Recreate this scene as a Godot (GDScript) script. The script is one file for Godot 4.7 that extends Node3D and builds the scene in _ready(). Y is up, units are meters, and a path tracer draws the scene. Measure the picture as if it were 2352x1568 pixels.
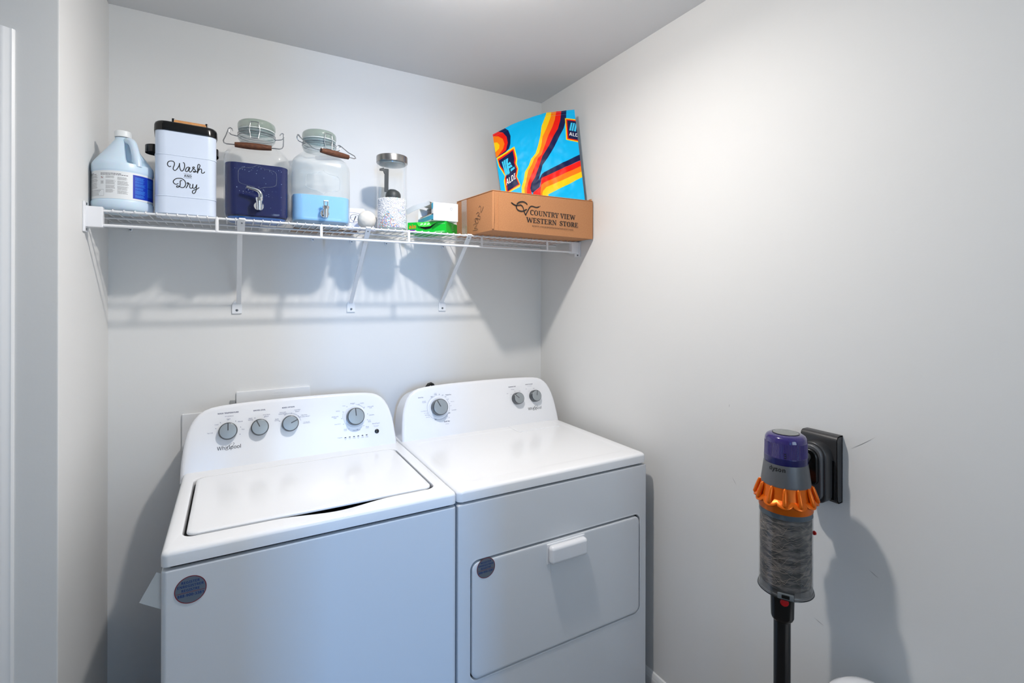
extends Node3D

# ---------------------------------------------------------------- measures (metres, y up; the eye stands at x 0, z 0)
const WALL_R := 1.3515
const WALL_L := -0.3655
const WALL_B := -2.1
const CEIL := 2.44
const LEFT_END := -1.565
const FRONT := -1.3126      # front faces of the two machines
const DECK := 0.903         # their tops
const SHELF := 1.7122       # top of the shelf wires
const TILT := 16.0          # lean of the control consoles

# ---------------------------------------------------------------- triangles, counter-clockwise seen from outside
class Shape:
	var p := PackedVector3Array()
	var t := PackedVector2Array()

	func tri(a: Vector3, b: Vector3, c: Vector3, ua := Vector2.ZERO, ub := Vector2.ZERO, uc := Vector2.ZERO) -> void:
		if (b - a).cross(c - a).length_squared() < 1e-18:
			return
		p.append(a); p.append(b); p.append(c)
		t.append(ua); t.append(ub); t.append(uc)

	func quad(a: Vector3, b: Vector3, c: Vector3, d: Vector3) -> void:
		tri(a, b, c, Vector2(0, 1), Vector2(1, 1), Vector2(1, 0))
		tri(a, c, d, Vector2(0, 1), Vector2(1, 0), Vector2(0, 0))

	# rings run from +x to +z and follow one another upwards
	func loft(rings: Array, cap_low := true, cap_high := true) -> void:
		var n: int = rings[0].size()
		for i in rings.size() - 1:
			var lo: PackedVector3Array = rings[i]
			var hi: PackedVector3Array = rings[i + 1]
			var v0 := 1.0 - float(i) / (rings.size() - 1)
			var v1 := 1.0 - float(i + 1) / (rings.size() - 1)
			for j in n:
				var k := (j + 1) % n
				var u0 := float(j) / n
				var u1 := float(j + 1) / n
				tri(lo[j], hi[j], hi[k], Vector2(u0, v0), Vector2(u0, v1), Vector2(u1, v1))
				tri(lo[j], hi[k], lo[k], Vector2(u0, v0), Vector2(u1, v1), Vector2(u1, v0))
		for e in 2:
			if not [cap_low, cap_high][e]:
				continue
			var r: PackedVector3Array = rings[0] if e == 0 else rings[-1]
			var m := Vector3.ZERO
			for q in r:
				m += q
			m /= n
			for j in n:
				if e == 0:
					tri(m, r[j], r[(j + 1) % n])
				else:
					tri(m, r[(j + 1) % n], r[j])

	func lathe(profile: Array, n: int, xf: Transform3D) -> void:
		var rings := []
		for q in profile:
			var r := PackedVector3Array()
			for j in n:
				var a := TAU * j / n
				r.append(xf * Vector3(q[0] * cos(a), q[1], q[0] * sin(a)))
			rings.append(r)
		loft(rings, profile[0][0] > 1e-6, profile[-1][0] > 1e-6)

	# stacked rounded rectangles: rows of [y, width, depth, corner radius]
	func stack(rows: Array, xf: Transform3D, k := 6, cap_low := true, cap_high := true) -> void:
		var rings := []
		for q in rows:
			var r := PackedVector3Array()
			for f in Shape.rrect(q[1], q[2], q[3], k):
				r.append(xf * Vector3(f.x, q[0], f.y))
			rings.append(r)
		loft(rings, cap_low, cap_high)

	static func rrect(w: float, d: float, r: float, k := 6) -> PackedVector2Array:
		var o := PackedVector2Array()
		r = minf(r, minf(w, d) / 2.0)
		for c in 4:
			var m := Vector2((w / 2 - r) * [1, -1, -1, 1][c], (d / 2 - r) * [1, 1, -1, -1][c])
			for i in k + 1:
				var a := PI / 2 * (c + float(i) / k)
				o.append(m + r * Vector2(cos(a), sin(a)))
		return o

	# a box with rounded edges, its centre at xf's origin
	func box(size: Vector3, r: float, xf: Transform3D, k := 3) -> void:
		r = minf(r, minf(size.x, minf(size.y, size.z)) * 0.499)
		var low := []
		for i in k + 1:
			var a := PI / 2 * i / k        # 0 at the bottom, 90 at the side
			var inset := r * (1 - sin(a))
			low.append([-size.y / 2 + r * (1 - cos(a)), size.x - 2 * inset, size.z - 2 * inset, maxf(r - inset, r * 0.05)])
		var high := []
		for q in low:
			high.push_front([-q[0], q[1], q[2], q[3]])
		stack(low + high, xf, k)

	func tube(path: Array, radius, n := 10, closed := false) -> void:
		var rings := []
		var up := Vector3.UP
		var m := path.size()
		for i in m:
			var d: Vector3 = (path[(i + 1) % m] - path[(i - 1 + m) % m]) if closed else path[mini(i + 1, m - 1)] - path[maxi(i - 1, 0)]
			d = d.normalized()
			if absf(d.dot(up)) > 0.95 and i == 0:
				up = Vector3.RIGHT
			var side := up.cross(d).normalized()
			if side.length() < 0.5:
				side = Vector3.RIGHT.cross(d).normalized()
			up = d.cross(side).normalized()
			var rr: float = radius[i] if radius is Array else radius
			var r := PackedVector3Array()
			for j in n:
				var a := -TAU * j / n
				r.append(path[i] + side * cos(a) * rr + up * sin(a) * rr)
			rings.append(r)
		if closed:
			rings.append(rings[0])
		loft(rings, not closed, not closed)

	# a polygon (counter-clockwise in x, y) from z 0 back to z -depth, its front edge rounded by bevel
	func prism(poly: PackedVector2Array, depth: float, bevel: float, xf: Transform3D, steps := 3, back := true) -> void:
		if Geometry2D.is_polygon_clockwise(poly):
			poly = poly.duplicate()
			poly.reverse()
		var n := poly.size()
		var nrm := PackedVector2Array()
		for i in n:
			var e0 := (poly[i] - poly[(i - 1 + n) % n]).normalized()
			var e1 := (poly[(i + 1) % n] - poly[i]).normalized()
			var b := Vector2(e0.y, -e0.x) + Vector2(e1.y, -e1.x)
			b = b.normalized()
			nrm.append(b / maxf(0.4, b.dot(Vector2(e1.y, -e1.x))))
		var rows := [[-depth, 0.0]]
		for i in steps + 1:
			var a := PI / 2 * i / steps
			rows.append([-bevel * (1 - sin(a)), bevel * (1 - cos(a))])
		var last := PackedVector2Array()
		var rings := []
		for q in rows:
			var r := PackedVector3Array()
			last.clear()
			for i in n:
				var f: Vector2 = poly[i] - nrm[i] * q[1]
				last.append(f)
				r.append(xf * Vector3(f.x, f.y, q[0]))
			rings.append(r)
		for i in rings.size() - 1:
			for j in n:
				var k := (j + 1) % n
				tri(rings[i][j], rings[i][k], rings[i + 1][k])
				tri(rings[i][j], rings[i + 1][k], rings[i + 1][j])
		var idx := Geometry2D.triangulate_polygon(last)
		for i in range(0, idx.size(), 3):
			var a := last[idx[i]]; var b := last[idx[i + 1]]; var c := last[idx[i + 2]]
			if (b - a).cross(c - a) < 0:
				var s := b; b = c; c = s
			tri(xf * Vector3(a.x, a.y, 0), xf * Vector3(b.x, b.y, 0), xf * Vector3(c.x, c.y, 0), a, b, c)
			if back:
				tri(xf * Vector3(a.x, a.y, -depth), xf * Vector3(c.x, c.y, -depth), xf * Vector3(b.x, b.y, -depth))

	# a pen line of a given width, lying on z 0 and facing +z
	func ribbon(points: Array, width: float, xf: Transform3D, taper := 0.0) -> void:
		var s := Shape.smooth(points)
		var n := s.size()
		for i in n - 1:
			var d0 := (s[mini(i + 1, n - 1)] - s[maxi(i - 1, 0)]).normalized()
			var d1 := (s[mini(i + 2, n - 1)] - s[i]).normalized()
			var w0 := width * 0.5 * (1.0 - taper * absf(2.0 * i / (n - 1) - 1.0))
			var w1 := width * 0.5 * (1.0 - taper * absf(2.0 * (i + 1) / (n - 1) - 1.0))
			var a := s[i] + Vector2(-d0.y, d0.x) * w0
			var b := s[i] - Vector2(-d0.y, d0.x) * w0
			var c := s[i + 1] - Vector2(-d1.y, d1.x) * w1
			var e := s[i + 1] + Vector2(-d1.y, d1.x) * w1
			tri(xf * Vector3(b.x, b.y, 0), xf * Vector3(c.x, c.y, 0), xf * Vector3(e.x, e.y, 0))
			tri(xf * Vector3(b.x, b.y, 0), xf * Vector3(e.x, e.y, 0), xf * Vector3(a.x, a.y, 0))
		if taper > 0.5:
			return
		for end in [s[0], s[n - 1]]:
			for j in 8:
				var a: Vector2 = end + Vector2.from_angle(TAU * j / 8) * width * 0.5
				var b: Vector2 = end + Vector2.from_angle(TAU * (j + 1) / 8) * width * 0.5
				tri(xf * Vector3(end.x, end.y, 0), xf * Vector3(a.x, a.y, 0), xf * Vector3(b.x, b.y, 0))

	static func smooth(points: Array, steps := 6) -> PackedVector2Array:
		var o := PackedVector2Array()
		var n := points.size()
		for i in n - 1:
			for k in steps:
				o.append((points[i] as Vector2).cubic_interpolate(points[i + 1], points[maxi(i - 1, 0)], points[mini(i + 2, n - 1)], float(k) / steps))
		o.append(points[n - 1])
		return o

	# lettering: unit triangles from text_tris, stretched to width x height from the lower left corner
	func letters(tris: PackedVector2Array, xf: Transform3D, w: float, h: float) -> void:
		for i in range(0, tris.size(), 3):
			var q := []
			for j in 3:
				q.append(xf * Vector3(tris[i + j].x * w, tris[i + j].y * h, 0))
			tri(q[0], q[1], q[2])

	func disc(m: Vector3, r: float, xf: Transform3D, n := 24) -> void:
		for j in n:
			var a := TAU * j / n
			var b := TAU * (j + 1) / n
			tri(xf * m, xf * (m + Vector3(cos(a), sin(a), 0) * r), xf * (m + Vector3(cos(b), sin(b), 0) * r))

	func ring(m: Vector3, r: float, w: float, xf: Transform3D, n := 40, from := 0.0, to := TAU) -> void:
		for j in n:
			var a := lerpf(from, to, float(j) / n)
			var b := lerpf(from, to, float(j + 1) / n)
			var va := Vector3(cos(a), sin(a), 0)
			var vb := Vector3(cos(b), sin(b), 0)
			tri(xf * (m + va * (r - w)), xf * (m + va * r), xf * (m + vb * r))
			tri(xf * (m + va * (r - w)), xf * (m + vb * r), xf * (m + vb * (r - w)))

	# normals: faces that meet at less than the crease angle share them
	func mesh(origin := Vector3.ZERO, crease := 38.0) -> ArrayMesh:
		var n := p.size()
		var fn := PackedVector3Array()
		fn.resize(n / 3)
		var at := {}
		var keys := []
		keys.resize(n)
		for f in n / 3:
			fn[f] = (p[3 * f + 1] - p[3 * f]).cross(p[3 * f + 2] - p[3 * f])
			for j in 3:
				var k := Vector3i((p[3 * f + j] * 50000.0).round())
				keys[3 * f + j] = k
				if at.has(k):
					at[k].append(f)
				else:
					at[k] = [f]
		var lim := cos(deg_to_rad(crease))
		var pos := PackedVector3Array()
		var nor := PackedVector3Array()
		var uv := PackedVector2Array()
		pos.resize(n); nor.resize(n); uv.resize(n)
		for f in n / 3:
			var me := fn[f].normalized()
			for j in 3:
				var s := Vector3.ZERO
				for g in at[keys[3 * f + j]]:
					if fn[g].normalized().dot(me) > lim:
						s += fn[g]
				var to: int = 3 * f + [0, 2, 1][j]
				pos[to] = p[3 * f + j] - origin
				nor[to] = s.normalized() if s.length() > 1e-12 else me
				uv[to] = t[3 * f + j]
		var arrays := []
		arrays.resize(Mesh.ARRAY_MAX)
		arrays[Mesh.ARRAY_VERTEX] = pos
		arrays[Mesh.ARRAY_NORMAL] = nor
		arrays[Mesh.ARRAY_TEX_UV] = uv
		var am := ArrayMesh.new()
		am.add_surface_from_arrays(Mesh.PRIMITIVE_TRIANGLES, arrays)
		return am

# ---------------------------------------------------------------- naming and hanging into the tree
var taken := {}

func numbered(called: String) -> String:
	taken[called] = taken.get(called, -1) + 1
	return called if taken[called] == 0 else "%s_%03d" % [called, taken[called]]

func thing(called: String, label: String, category: String, at: Vector3, group := "") -> Node3D:
	var o := Node3D.new()
	o.name = numbered(called)
	add_child(o)
	o.position = at
	o.set_meta("label", label)
	o.set_meta("category", category)
	if group:
		o.set_meta("group", group)
	return o

# a part is shaped in the world's own measures; its thing's place is taken off here
func part(called: String, s: Shape, m: Material, parent: Node3D, label := "", crease := 38.0) -> MeshInstance3D:
	var at := Vector3.ZERO
	var q: Node = parent
	while q != self:
		at += (q as Node3D).position
		q = q.get_parent()
	var o := MeshInstance3D.new()
	o.name = called
	o.mesh = s.mesh(at, crease)
	o.material_override = m
	parent.add_child(o, true)
	if label:
		o.set_meta("label", label)
	return o

func structure(called: String, s: Shape, m: Material, label: String, category: String, parent: Node3D = self) -> MeshInstance3D:
	var o := part(called, s, m, parent)
	if parent == self:
		o.set_meta("kind", "structure")
		o.set_meta("label", label)
		o.set_meta("category", category)
	return o

func at(x: float, y: float, z: float) -> Transform3D:
	return Transform3D(Basis(), Vector3(x, y, z))

func facing(o: Vector3, x: Vector3, y: Vector3) -> Transform3D:   # local x and y given, z looks out
	x = x.normalized()
	var z := x.cross(y).normalized()
	return Transform3D(Basis(x, z.cross(x), z), o)

func slab(a: Vector3, b: Vector3, r := 0.0015) -> Shape:
	var s := Shape.new()
	s.box((b - a).abs(), r, Transform3D(Basis(), (a + b) / 2), 2)
	return s

func pts(text: String, k: float) -> Array:   # "x,y x,y ..." in small units
	var o := []
	for w in text.split(" ", false):
		var q := w.split(",")
		o.append(Vector2(float(q[0]), float(q[1])) * k)
	return o

# ---------------------------------------------------------------- lettering
var fonts := {}
var text_kept := {}

func text_tris(words: String, font := "Droid Sans", bold := false) -> PackedVector2Array:
	var key := words + font + str(bold)
	if text_kept.has(key):
		return text_kept[key]
	var fk := font + str(bold)
	if not fonts.has(fk):
		var f := SystemFont.new()
		f.font_names = PackedStringArray([font])
		f.font_weight = 700 if bold else 400
		fonts[fk] = f
	var tm := TextMesh.new()
	tm.font = fonts[fk]
	tm.text = words
	tm.font_size = 64
	tm.pixel_size = 0.01
	tm.curve_step = 3.0
	tm.depth = 0.0
	var a := tm.get_mesh_arrays()
	var v: PackedVector3Array = a[Mesh.ARRAY_VERTEX]
	var index: PackedInt32Array = a[Mesh.ARRAY_INDEX] if a[Mesh.ARRAY_INDEX] != null else PackedInt32Array(range(v.size()))
	var lo := Vector2.INF
	var hi := -Vector2.INF
	for q in v:
		lo = lo.min(Vector2(q.x, q.y))
		hi = hi.max(Vector2(q.x, q.y))
	var o := PackedVector2Array()
	for i in range(0, index.size(), 3):
		var q := []
		for j in 3:
			var w := v[index[i + j]]
			q.append(Vector2((w.x - lo.x) / (hi.x - lo.x), (w.y - lo.y) / (hi.y - lo.y)))
		if (q[1] - q[0]).cross(q[2] - q[0]) < 0:
			q = [q[0], q[2], q[1]]
		for w in q:
			o.append(w)
	text_kept[key] = o
	text_kept[key + "#"] = (hi.x - lo.x) / (hi.y - lo.y)
	return o

func aspect(words: String, font := "Droid Sans", bold := false) -> float:
	text_tris(words, font, bold)
	return text_kept[words + font + str(bold) + "#"]

# words centred on x, standing on y, h high in their own plane
func write(s: Shape, words: String, xf: Transform3D, x: float, y: float, h: float, bold := false, font := "Droid Sans", squeeze := 1.0) -> void:
	var w := h * aspect(words, font, bold) * squeeze
	s.letters(text_tris(words, font, bold), xf * at(x - w / 2, y, 0), w, h)

# ---------------------------------------------------------------- flat print, laid on with a scan line
func fill(im: Image, poly: Array, c: Color) -> void:
	var top := INF
	var low := -INF
	for q in poly:
		top = minf(top, q.y); low = maxf(low, q.y)
	var n := poly.size()
	for y in range(maxi(0, int(floor(top))), mini(im.get_height() - 1, int(ceil(low))) + 1):
		var yy := y + 0.5
		var xs := []
		for i in n:
			var a: Vector2 = poly[i]
			var b: Vector2 = poly[(i + 1) % n]
			if (a.y <= yy) != (b.y <= yy):
				xs.append(a.x + (yy - a.y) / (b.y - a.y) * (b.x - a.x))
		xs.sort()
		for i in range(0, xs.size() - 1, 2):
			var x0 := maxi(0, int(round(xs[i])))
			var x1 := mini(im.get_width(), int(round(xs[i + 1])))
			if x1 > x0:
				im.fill_rect(Rect2i(x0, y, x1 - x0, 1), c)

func print_words(im: Image, words: String, o: Vector2, x: Vector2, y: Vector2, c: Color, bold := true, font := "Droid Sans") -> void:
	var q := text_tris(words, font, bold)
	for i in range(0, q.size(), 3):
		fill(im, [o + x * q[i].x + y * q[i].y, o + x * q[i + 1].x + y * q[i + 1].y, o + x * q[i + 2].x + y * q[i + 2].y], c)

# ---------------------------------------------------------------- materials
func mat(c: Color, rough := 0.5, metal := 0.0) -> StandardMaterial3D:
	var m := StandardMaterial3D.new()
	m.albedo_color = c
	m.roughness = rough
	m.metallic = metal
	return m

func sheet(c: Color, alpha: float, rough := 0.04) -> StandardMaterial3D:
	var m := mat(Color(c, alpha), rough)
	m.transparency = BaseMaterial3D.TRANSPARENCY_ALPHA
	return m

func grainy(m: StandardMaterial3D, freq: float, scale: float, strength: float, seed_ := 1) -> StandardMaterial3D:
	var n := FastNoiseLite.new()
	n.seed = seed_
	n.frequency = freq
	n.fractal_octaves = 3
	var t := NoiseTexture2D.new()
	t.width = 256; t.height = 256
	t.seamless = true
	t.noise = n
	t.as_normal_map = true
	t.bump_strength = strength
	m.normal_enabled = true
	m.normal_texture = t
	m.uv1_triplanar = true
	m.uv1_world_triplanar = true
	m.uv1_scale = Vector3.ONE * scale
	return m

func tinted(m: StandardMaterial3D, a: Color, b: Color, freq: float, scale: Vector3, seed_ := 3) -> StandardMaterial3D:
	var n := FastNoiseLite.new()
	n.seed = seed_
	n.frequency = freq
	n.fractal_octaves = 4
	var g := Gradient.new()
	g.offsets = PackedFloat32Array([0.25, 0.75])
	g.colors = PackedColorArray([a, b])
	var t := NoiseTexture2D.new()
	t.width = 256; t.height = 256
	t.seamless = true
	t.noise = n
	t.color_ramp = g
	m.albedo_color = Color.WHITE
	m.albedo_texture = t
	m.uv1_triplanar = true
	m.uv1_scale = scale
	return m

var M := {}

func _ready() -> void:
	# -------- camera
	var eye := Camera3D.new()
	eye.name = "camera"
	add_child(eye)
	var yaw := deg_to_rad(29.413)
	var roll := deg_to_rad(0.129)
	var fw := Vector3(sin(yaw), 0, -cos(yaw))
	var rt := Vector3(cos(yaw), 0, sin(yaw))
	var up := Vector3.UP
	eye.transform = Transform3D(Basis(rt * cos(roll) + up * sin(roll), up * cos(roll) - rt * sin(roll), -fw), Vector3(0, 1.465, 0))
	eye.projection = Camera3D.PROJECTION_FRUSTUM
	eye.near = 0.05
	eye.far = 50.0
	eye.size = 0.05 * 1568.0 / 1133.71
	eye.frustum_offset = Vector2(0, -(784.0 - 680.5) / 1133.71 * 0.05)
	eye.current = true
	# -------- sky, exposure
	var env := Environment.new()
	env.background_mode = Environment.BG_COLOR
	env.background_color = Color(0.62, 0.78, 0.95)
	env.background_energy_multiplier = 0.6
	env.tonemap_mode = Environment.TONE_MAPPER_LINEAR
	env.tonemap_exposure = 1.09
	env.sdfgi_enabled = true
	env.ssao_enabled = true
	env.ssil_enabled = true
	var we := WorldEnvironment.new()
	we.name = "surroundings"
	we.environment = env
	add_child(we)
	# -------- daylight through the hall window, and an added fill lamp, both behind the photographer
	daylight("hall_window_light", Vector3(-0.85, 1.75, 4.37), Vector3(0.38, 1.45, -1.3), Vector2(0.22, 1.1), Color(0.45, 0.72, 1.0), 12.0)
	daylight("side_fill_light", Vector3(0.7, 1.55, 1.27), Vector3(-0.1, 1.35, -1.9), Vector2(0.8, 1.1), Color(0.84, 0.93, 1.0), 1.0)  # added unseen lamp that fills the shade from the front
	# -------- materials
	M.wall = grainy(mat(Color(0.88, 0.88, 0.875), 0.75), 0.05, 6.0, 0.1)
	M.ceiling = grainy(mat(Color(0.86, 0.865, 0.87), 0.85), 0.05, 6.0, 0.1, 4)
	M.trim = mat(Color(0.9, 0.905, 0.91), 0.35)
	M.floor = mat(Color(0.42, 0.39, 0.37), 0.5)
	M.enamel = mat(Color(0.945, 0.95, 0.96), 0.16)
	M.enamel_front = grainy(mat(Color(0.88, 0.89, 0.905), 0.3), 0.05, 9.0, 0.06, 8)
	M.plastic = mat(Color(0.925, 0.93, 0.945), 0.12)
	M.seal_or_gap_shade = mat(Color(0.06, 0.06, 0.065), 0.6)  # near-black, also used to paint shade into the gaps
	M.shelf_white = mat(Color(0.9, 0.905, 0.915), 0.3)
	M.ink = mat(Color(0.09, 0.09, 0.1), 0.5)
	M.ink_soft = mat(Color(0.42, 0.43, 0.55), 0.6)
	M.knob_face = mat(Color(0.62, 0.645, 0.66), 0.34, 0.35)
	M.knob_rim = mat(Color(0.36, 0.375, 0.39), 0.25, 0.6)
	M.knob_mark = mat(Color(0.3, 0.3, 0.31), 0.5)
	M.chrome = mat(Color(0.86, 0.87, 0.88), 0.08, 1.0)
	M.steel = mat(Color(0.66, 0.65, 0.64), 0.26, 1.0)
	M.wire = mat(Color(0.68, 0.69, 0.7), 0.25, 0.9)
	M.screw = mat(Color(0.45, 0.46, 0.47), 0.35, 0.8)
	M.black = mat(Color(0.025, 0.025, 0.028), 0.16)
	M.black_matt = mat(Color(0.03, 0.03, 0.032), 0.5)
	M.wood = tinted(mat(Color.WHITE, 0.6), Color(0.25, 0.13, 0.075), Color(0.43, 0.25, 0.135), 0.02, Vector3(9, 70, 70))
	M.wood_pale = tinted(mat(Color.WHITE, 0.5), Color(0.74, 0.5, 0.29), Color(0.87, 0.64, 0.4), 0.02, Vector3(10, 90, 90), 9)
	M.glass = sheet(Color(0.8, 0.86, 0.85), 0.03)
	M.glass_smeared = sheet(Color(0.84, 0.87, 0.875), 0.26, 0.12)
	M.glass_lid = sheet(Color(0.45, 0.56, 0.48), 0.42, 0.03)
	M.glass_neck = sheet(Color(0.62, 0.72, 0.72), 0.34, 0.03)
	M.navy_liquid = mat(Color(0.0, 0.04, 0.31), 0.05)
	M.navy_liquid.metallic_specular = 0.12
	M.blue_liquid = mat(Color(0.40, 0.76, 0.98), 0.12)
	M.blue_liquid.metallic_specular = 0.15
	M.cardboard = tinted(mat(Color.WHITE, 0.85), Color(0.705, 0.485, 0.32), Color(0.735, 0.515, 0.345), 0.06, Vector3(9, 14, 9))
	build_room()
	build_lamp()
	build_machines()
	build_shelf()
	build_shelf_goods()
	build_vacuum()

func daylight(called: String, o: Vector3, to: Vector3, size: Vector2, c: Color, energy: float) -> void:
	var l := AreaLight3D.new()
	l.name = called
	add_child(l)
	l.look_at_from_position(o, to)
	l.area_size = size
	l.light_color = c
	l.light_energy = energy
	l.area_range = 12.0
	l.area_attenuation = 2.0
	l.shadow_enabled = true

# ---------------------------------------------------------------- the room
func build_room() -> void:
	structure("wall_back", slab(Vector3(WALL_L - 0.2, 0, WALL_B - 0.12), Vector3(WALL_R + 0.1, CEIL, WALL_B), 0.0), M.wall, "pale grey painted back wall behind the shelf and the machines", "wall")
	structure("wall_right", slab(Vector3(WALL_R, 0, WALL_B - 0.12), Vector3(WALL_R + 0.12, CEIL, 1.42), 0.0), M.wall, "pale grey painted wall on which the vacuum cleaner hangs", "wall")
	structure("wall_left", slab(Vector3(-1.72, 0, WALL_B - 0.12), Vector3(WALL_L, CEIL, LEFT_END), 0.004), M.wall, "short pale wall end that closes the alcove beside the jug", "wall")
	structure("wall_side", slab(Vector3(-1.72, 0, LEFT_END), Vector3(-1.6, CEIL, 1.42), 0.0), M.wall, "pale side wall beyond the left edge of the picture", "wall")
	structure("ceiling", slab(Vector3(-1.72, CEIL, WALL_B - 0.12), Vector3(WALL_R + 0.12, CEIL + 0.1, 4.6), 0.0), M.ceiling, "flat white painted ceiling", "ceiling")
	structure("floor", slab(Vector3(-1.72, -0.1, WALL_B - 0.12), Vector3(WALL_R + 0.12, 0, 4.6), 0.0), M.floor, "light floor under the machines", "floor")
	# the wall behind the photographer: added opening for the fill, doorway narrowed to shape the beam
	var f := Shape.new()
	for q in [[-1.72, -0.35, 0.0, CEIL], [-0.35, -0.05, 2.06, CEIL], [-0.05, 0.3, 0.0, CEIL], [0.3, 1.1, 0.0, 1.0], [0.3, 1.1, 2.1, CEIL], [1.1, WALL_R, 0.0, CEIL]]:
		f.box(Vector3(q[1] - q[0], q[3] - q[2], 0.12), 0.0005, at((q[0] + q[1]) / 2, (q[2] + q[3]) / 2, 1.36), 1)
	structure("wall_front", f, M.wall, "wall behind the photographer, with an added fill opening and a doorway narrowed for light", "wall")
	var hall := Shape.new()
	hall.box(Vector3(0.1, CEIL, 3.2), 0.0005, at(-1.67, CEIL / 2, 3.02), 1)
	hall.box(Vector3(0.1, CEIL, 3.2), 0.0005, at(0.2, CEIL / 2, 3.02), 1)
	hall.box(Vector3(2.3, CEIL, 0.1), 0.0005, at(-0.5, CEIL / 2, 4.55), 1)
	structure("wall_hall", hall, M.wall, "unseen hall walls added to keep the daylight to a beam", "wall")  # hall box added so the daylight arrives as a narrow beam
	# moulded casing at the left edge
	var prof := PackedVector2Array([Vector2(-0.53, 0), Vector2(-0.53, 0.014), Vector2(-0.512, 0.018), Vector2(-0.476, 0.017), Vector2(-0.468, 0.0145), Vector2(-0.464, 0.0145), Vector2(-0.459, 0.012), Vector2(-0.452, 0.0075), Vector2(-0.447, 0.007), Vector2(-0.443, 0.003), Vector2(-0.443, 0)])
	var c := Shape.new()
	c.prism(prof, CEIL - 0.36, 0.0005, Transform3D(Basis(Vector3.RIGHT, Vector3.BACK, Vector3.DOWN), Vector3(0, 0.0, LEFT_END)), 1)
	structure("trim_1", c, M.trim, "white moulded door casing at the left edge", "trim")
	# skirting along the right wall
	var b := PackedVector2Array([Vector2(0, 0), Vector2(0.014, 0), Vector2(0.014, 0.06), Vector2(0.011, 0.066), Vector2(0.011, 0.068), Vector2(0.0095, 0.074), Vector2(0.0055, 0.082), Vector2(0.0, 0.084)])
	var s := Shape.new()
	s.prism(b, 3.3, 0.0005, Transform3D(Basis(Vector3.LEFT, Vector3.UP, Vector3.FORWARD), Vector3(WALL_R, 0, WALL_B)), 1)
	structure("baseboard_right", s, M.trim, "white moulded skirting along the right wall beside the dryer", "baseboard")
	# pencil-thin scuffs on the right wall
	var k := Shape.new()
	for q in ["-661,1085 -635,1104 -608,1126", "-808,838 -775,822 -762,810", "-751,610 -738,606 -726,603", "-860,790 -805,752", "-850,735 -790,700", "-620,800 -600,790", "-1010,1130 -1012,1120", "-1000,905 -985,885"]:
		var line := pts(q, 0.001)
		k.ribbon(line, 0.0009, Transform3D(Basis(Vector3.BACK, Vector3.UP, Vector3.LEFT), Vector3(WALL_R - 0.0005, 0, 0)), 0.9)
	part("scuff_marks", k, mat(Color(0.5, 0.5, 0.5), 0.8), get_node("wall_right"))

func build_lamp() -> void:
	var t := thing("ceiling_light", "round white ceiling light above the washing machine", "lamp", Vector3(0.5, CEIL, -1.1))
	var s := Shape.new()
	s.lathe([[0.0, -0.05], [0.05, -0.05], [0.06, -0.044], [0.09, -0.02], [0.1, -0.0]], 40, at(0.5, CEIL, -1.1))
	part("housing", s, M.trim, t)
	var g := mat(Color(0.95, 0.95, 0.93), 0.5)
	g.emission_enabled = true
	g.emission = Color(1.0, 0.97, 0.93)
	g.emission_energy_multiplier = 5.0
	var d := Shape.new()
	d.lathe([[0.0, -0.152], [0.02, -0.149], [0.036, -0.138], [0.044, -0.12], [0.046, -0.105], [0.042, -0.08], [0.034, -0.062], [0.03, -0.051]], 32, at(0.5, CEIL, -1.1))
	part("globe", d, g, t)
	var l := AreaLight3D.new()
	l.name = "ceiling_light_beam"
	add_child(l)
	l.position = Vector3(0.5, CEIL - 0.118, -1.1)
	l.rotation_degrees = Vector3(-90, 0, 0)
	l.area_size = Vector2(0.06, 0.06)
	l.light_color = Color(1.0, 0.975, 0.95)
	l.light_energy = 1.15
	l.area_range = 8.0
	l.area_attenuation = 2.0
	l.shadow_enabled = true
	var o := OmniLight3D.new()
	o.name = "ceiling_light_bulb"
	add_child(o)
	o.position = Vector3(0.5, CEIL - 0.112, -1.1)
	o.light_color = Color(1.0, 0.975, 0.95)
	o.light_energy = 0.26
	o.light_size = 0.032
	o.omni_range = 8.0
	o.omni_attenuation = 2.0
	o.shadow_enabled = true

# ---------------------------------------------------------------- washing machine and dryer
func console_outline(half: float) -> PackedVector2Array:
	var o := PackedVector2Array()
	var dx := half - 0.3465
	var right := [Vector2(0.3465, -0.03), Vector2(0.3465, 0.0), Vector2(0.345, 0.03), Vector2(0.341, 0.07), Vector2(0.3365, 0.1), Vector2(0.3305, 0.125), Vector2(0.3225, 0.147), Vector2(0.312, 0.166), Vector2(0.299, 0.181), Vector2(0.283, 0.192), Vector2(0.265, 0.1985), Vector2(0.24, 0.2025), Vector2(0.2, 0.2055), Vector2(0.15, 0.2075), Vector2(0.08, 0.209), Vector2(0.0, 0.2095)]
	for q in right:
		o.append(q + Vector2(dx, 0))
	for i in range(right.size() - 2, -1, -1):
		o.append(Vector2(-right[i].x - dx, right[i].y))
	return o

func console_frame(x: float) -> Transform3D:
	var a := deg_to_rad(TILT)
	return facing(Vector3(x, DECK, -1.862), Vector3.RIGHT, Vector3(0, cos(a), -sin(a)))

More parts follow.
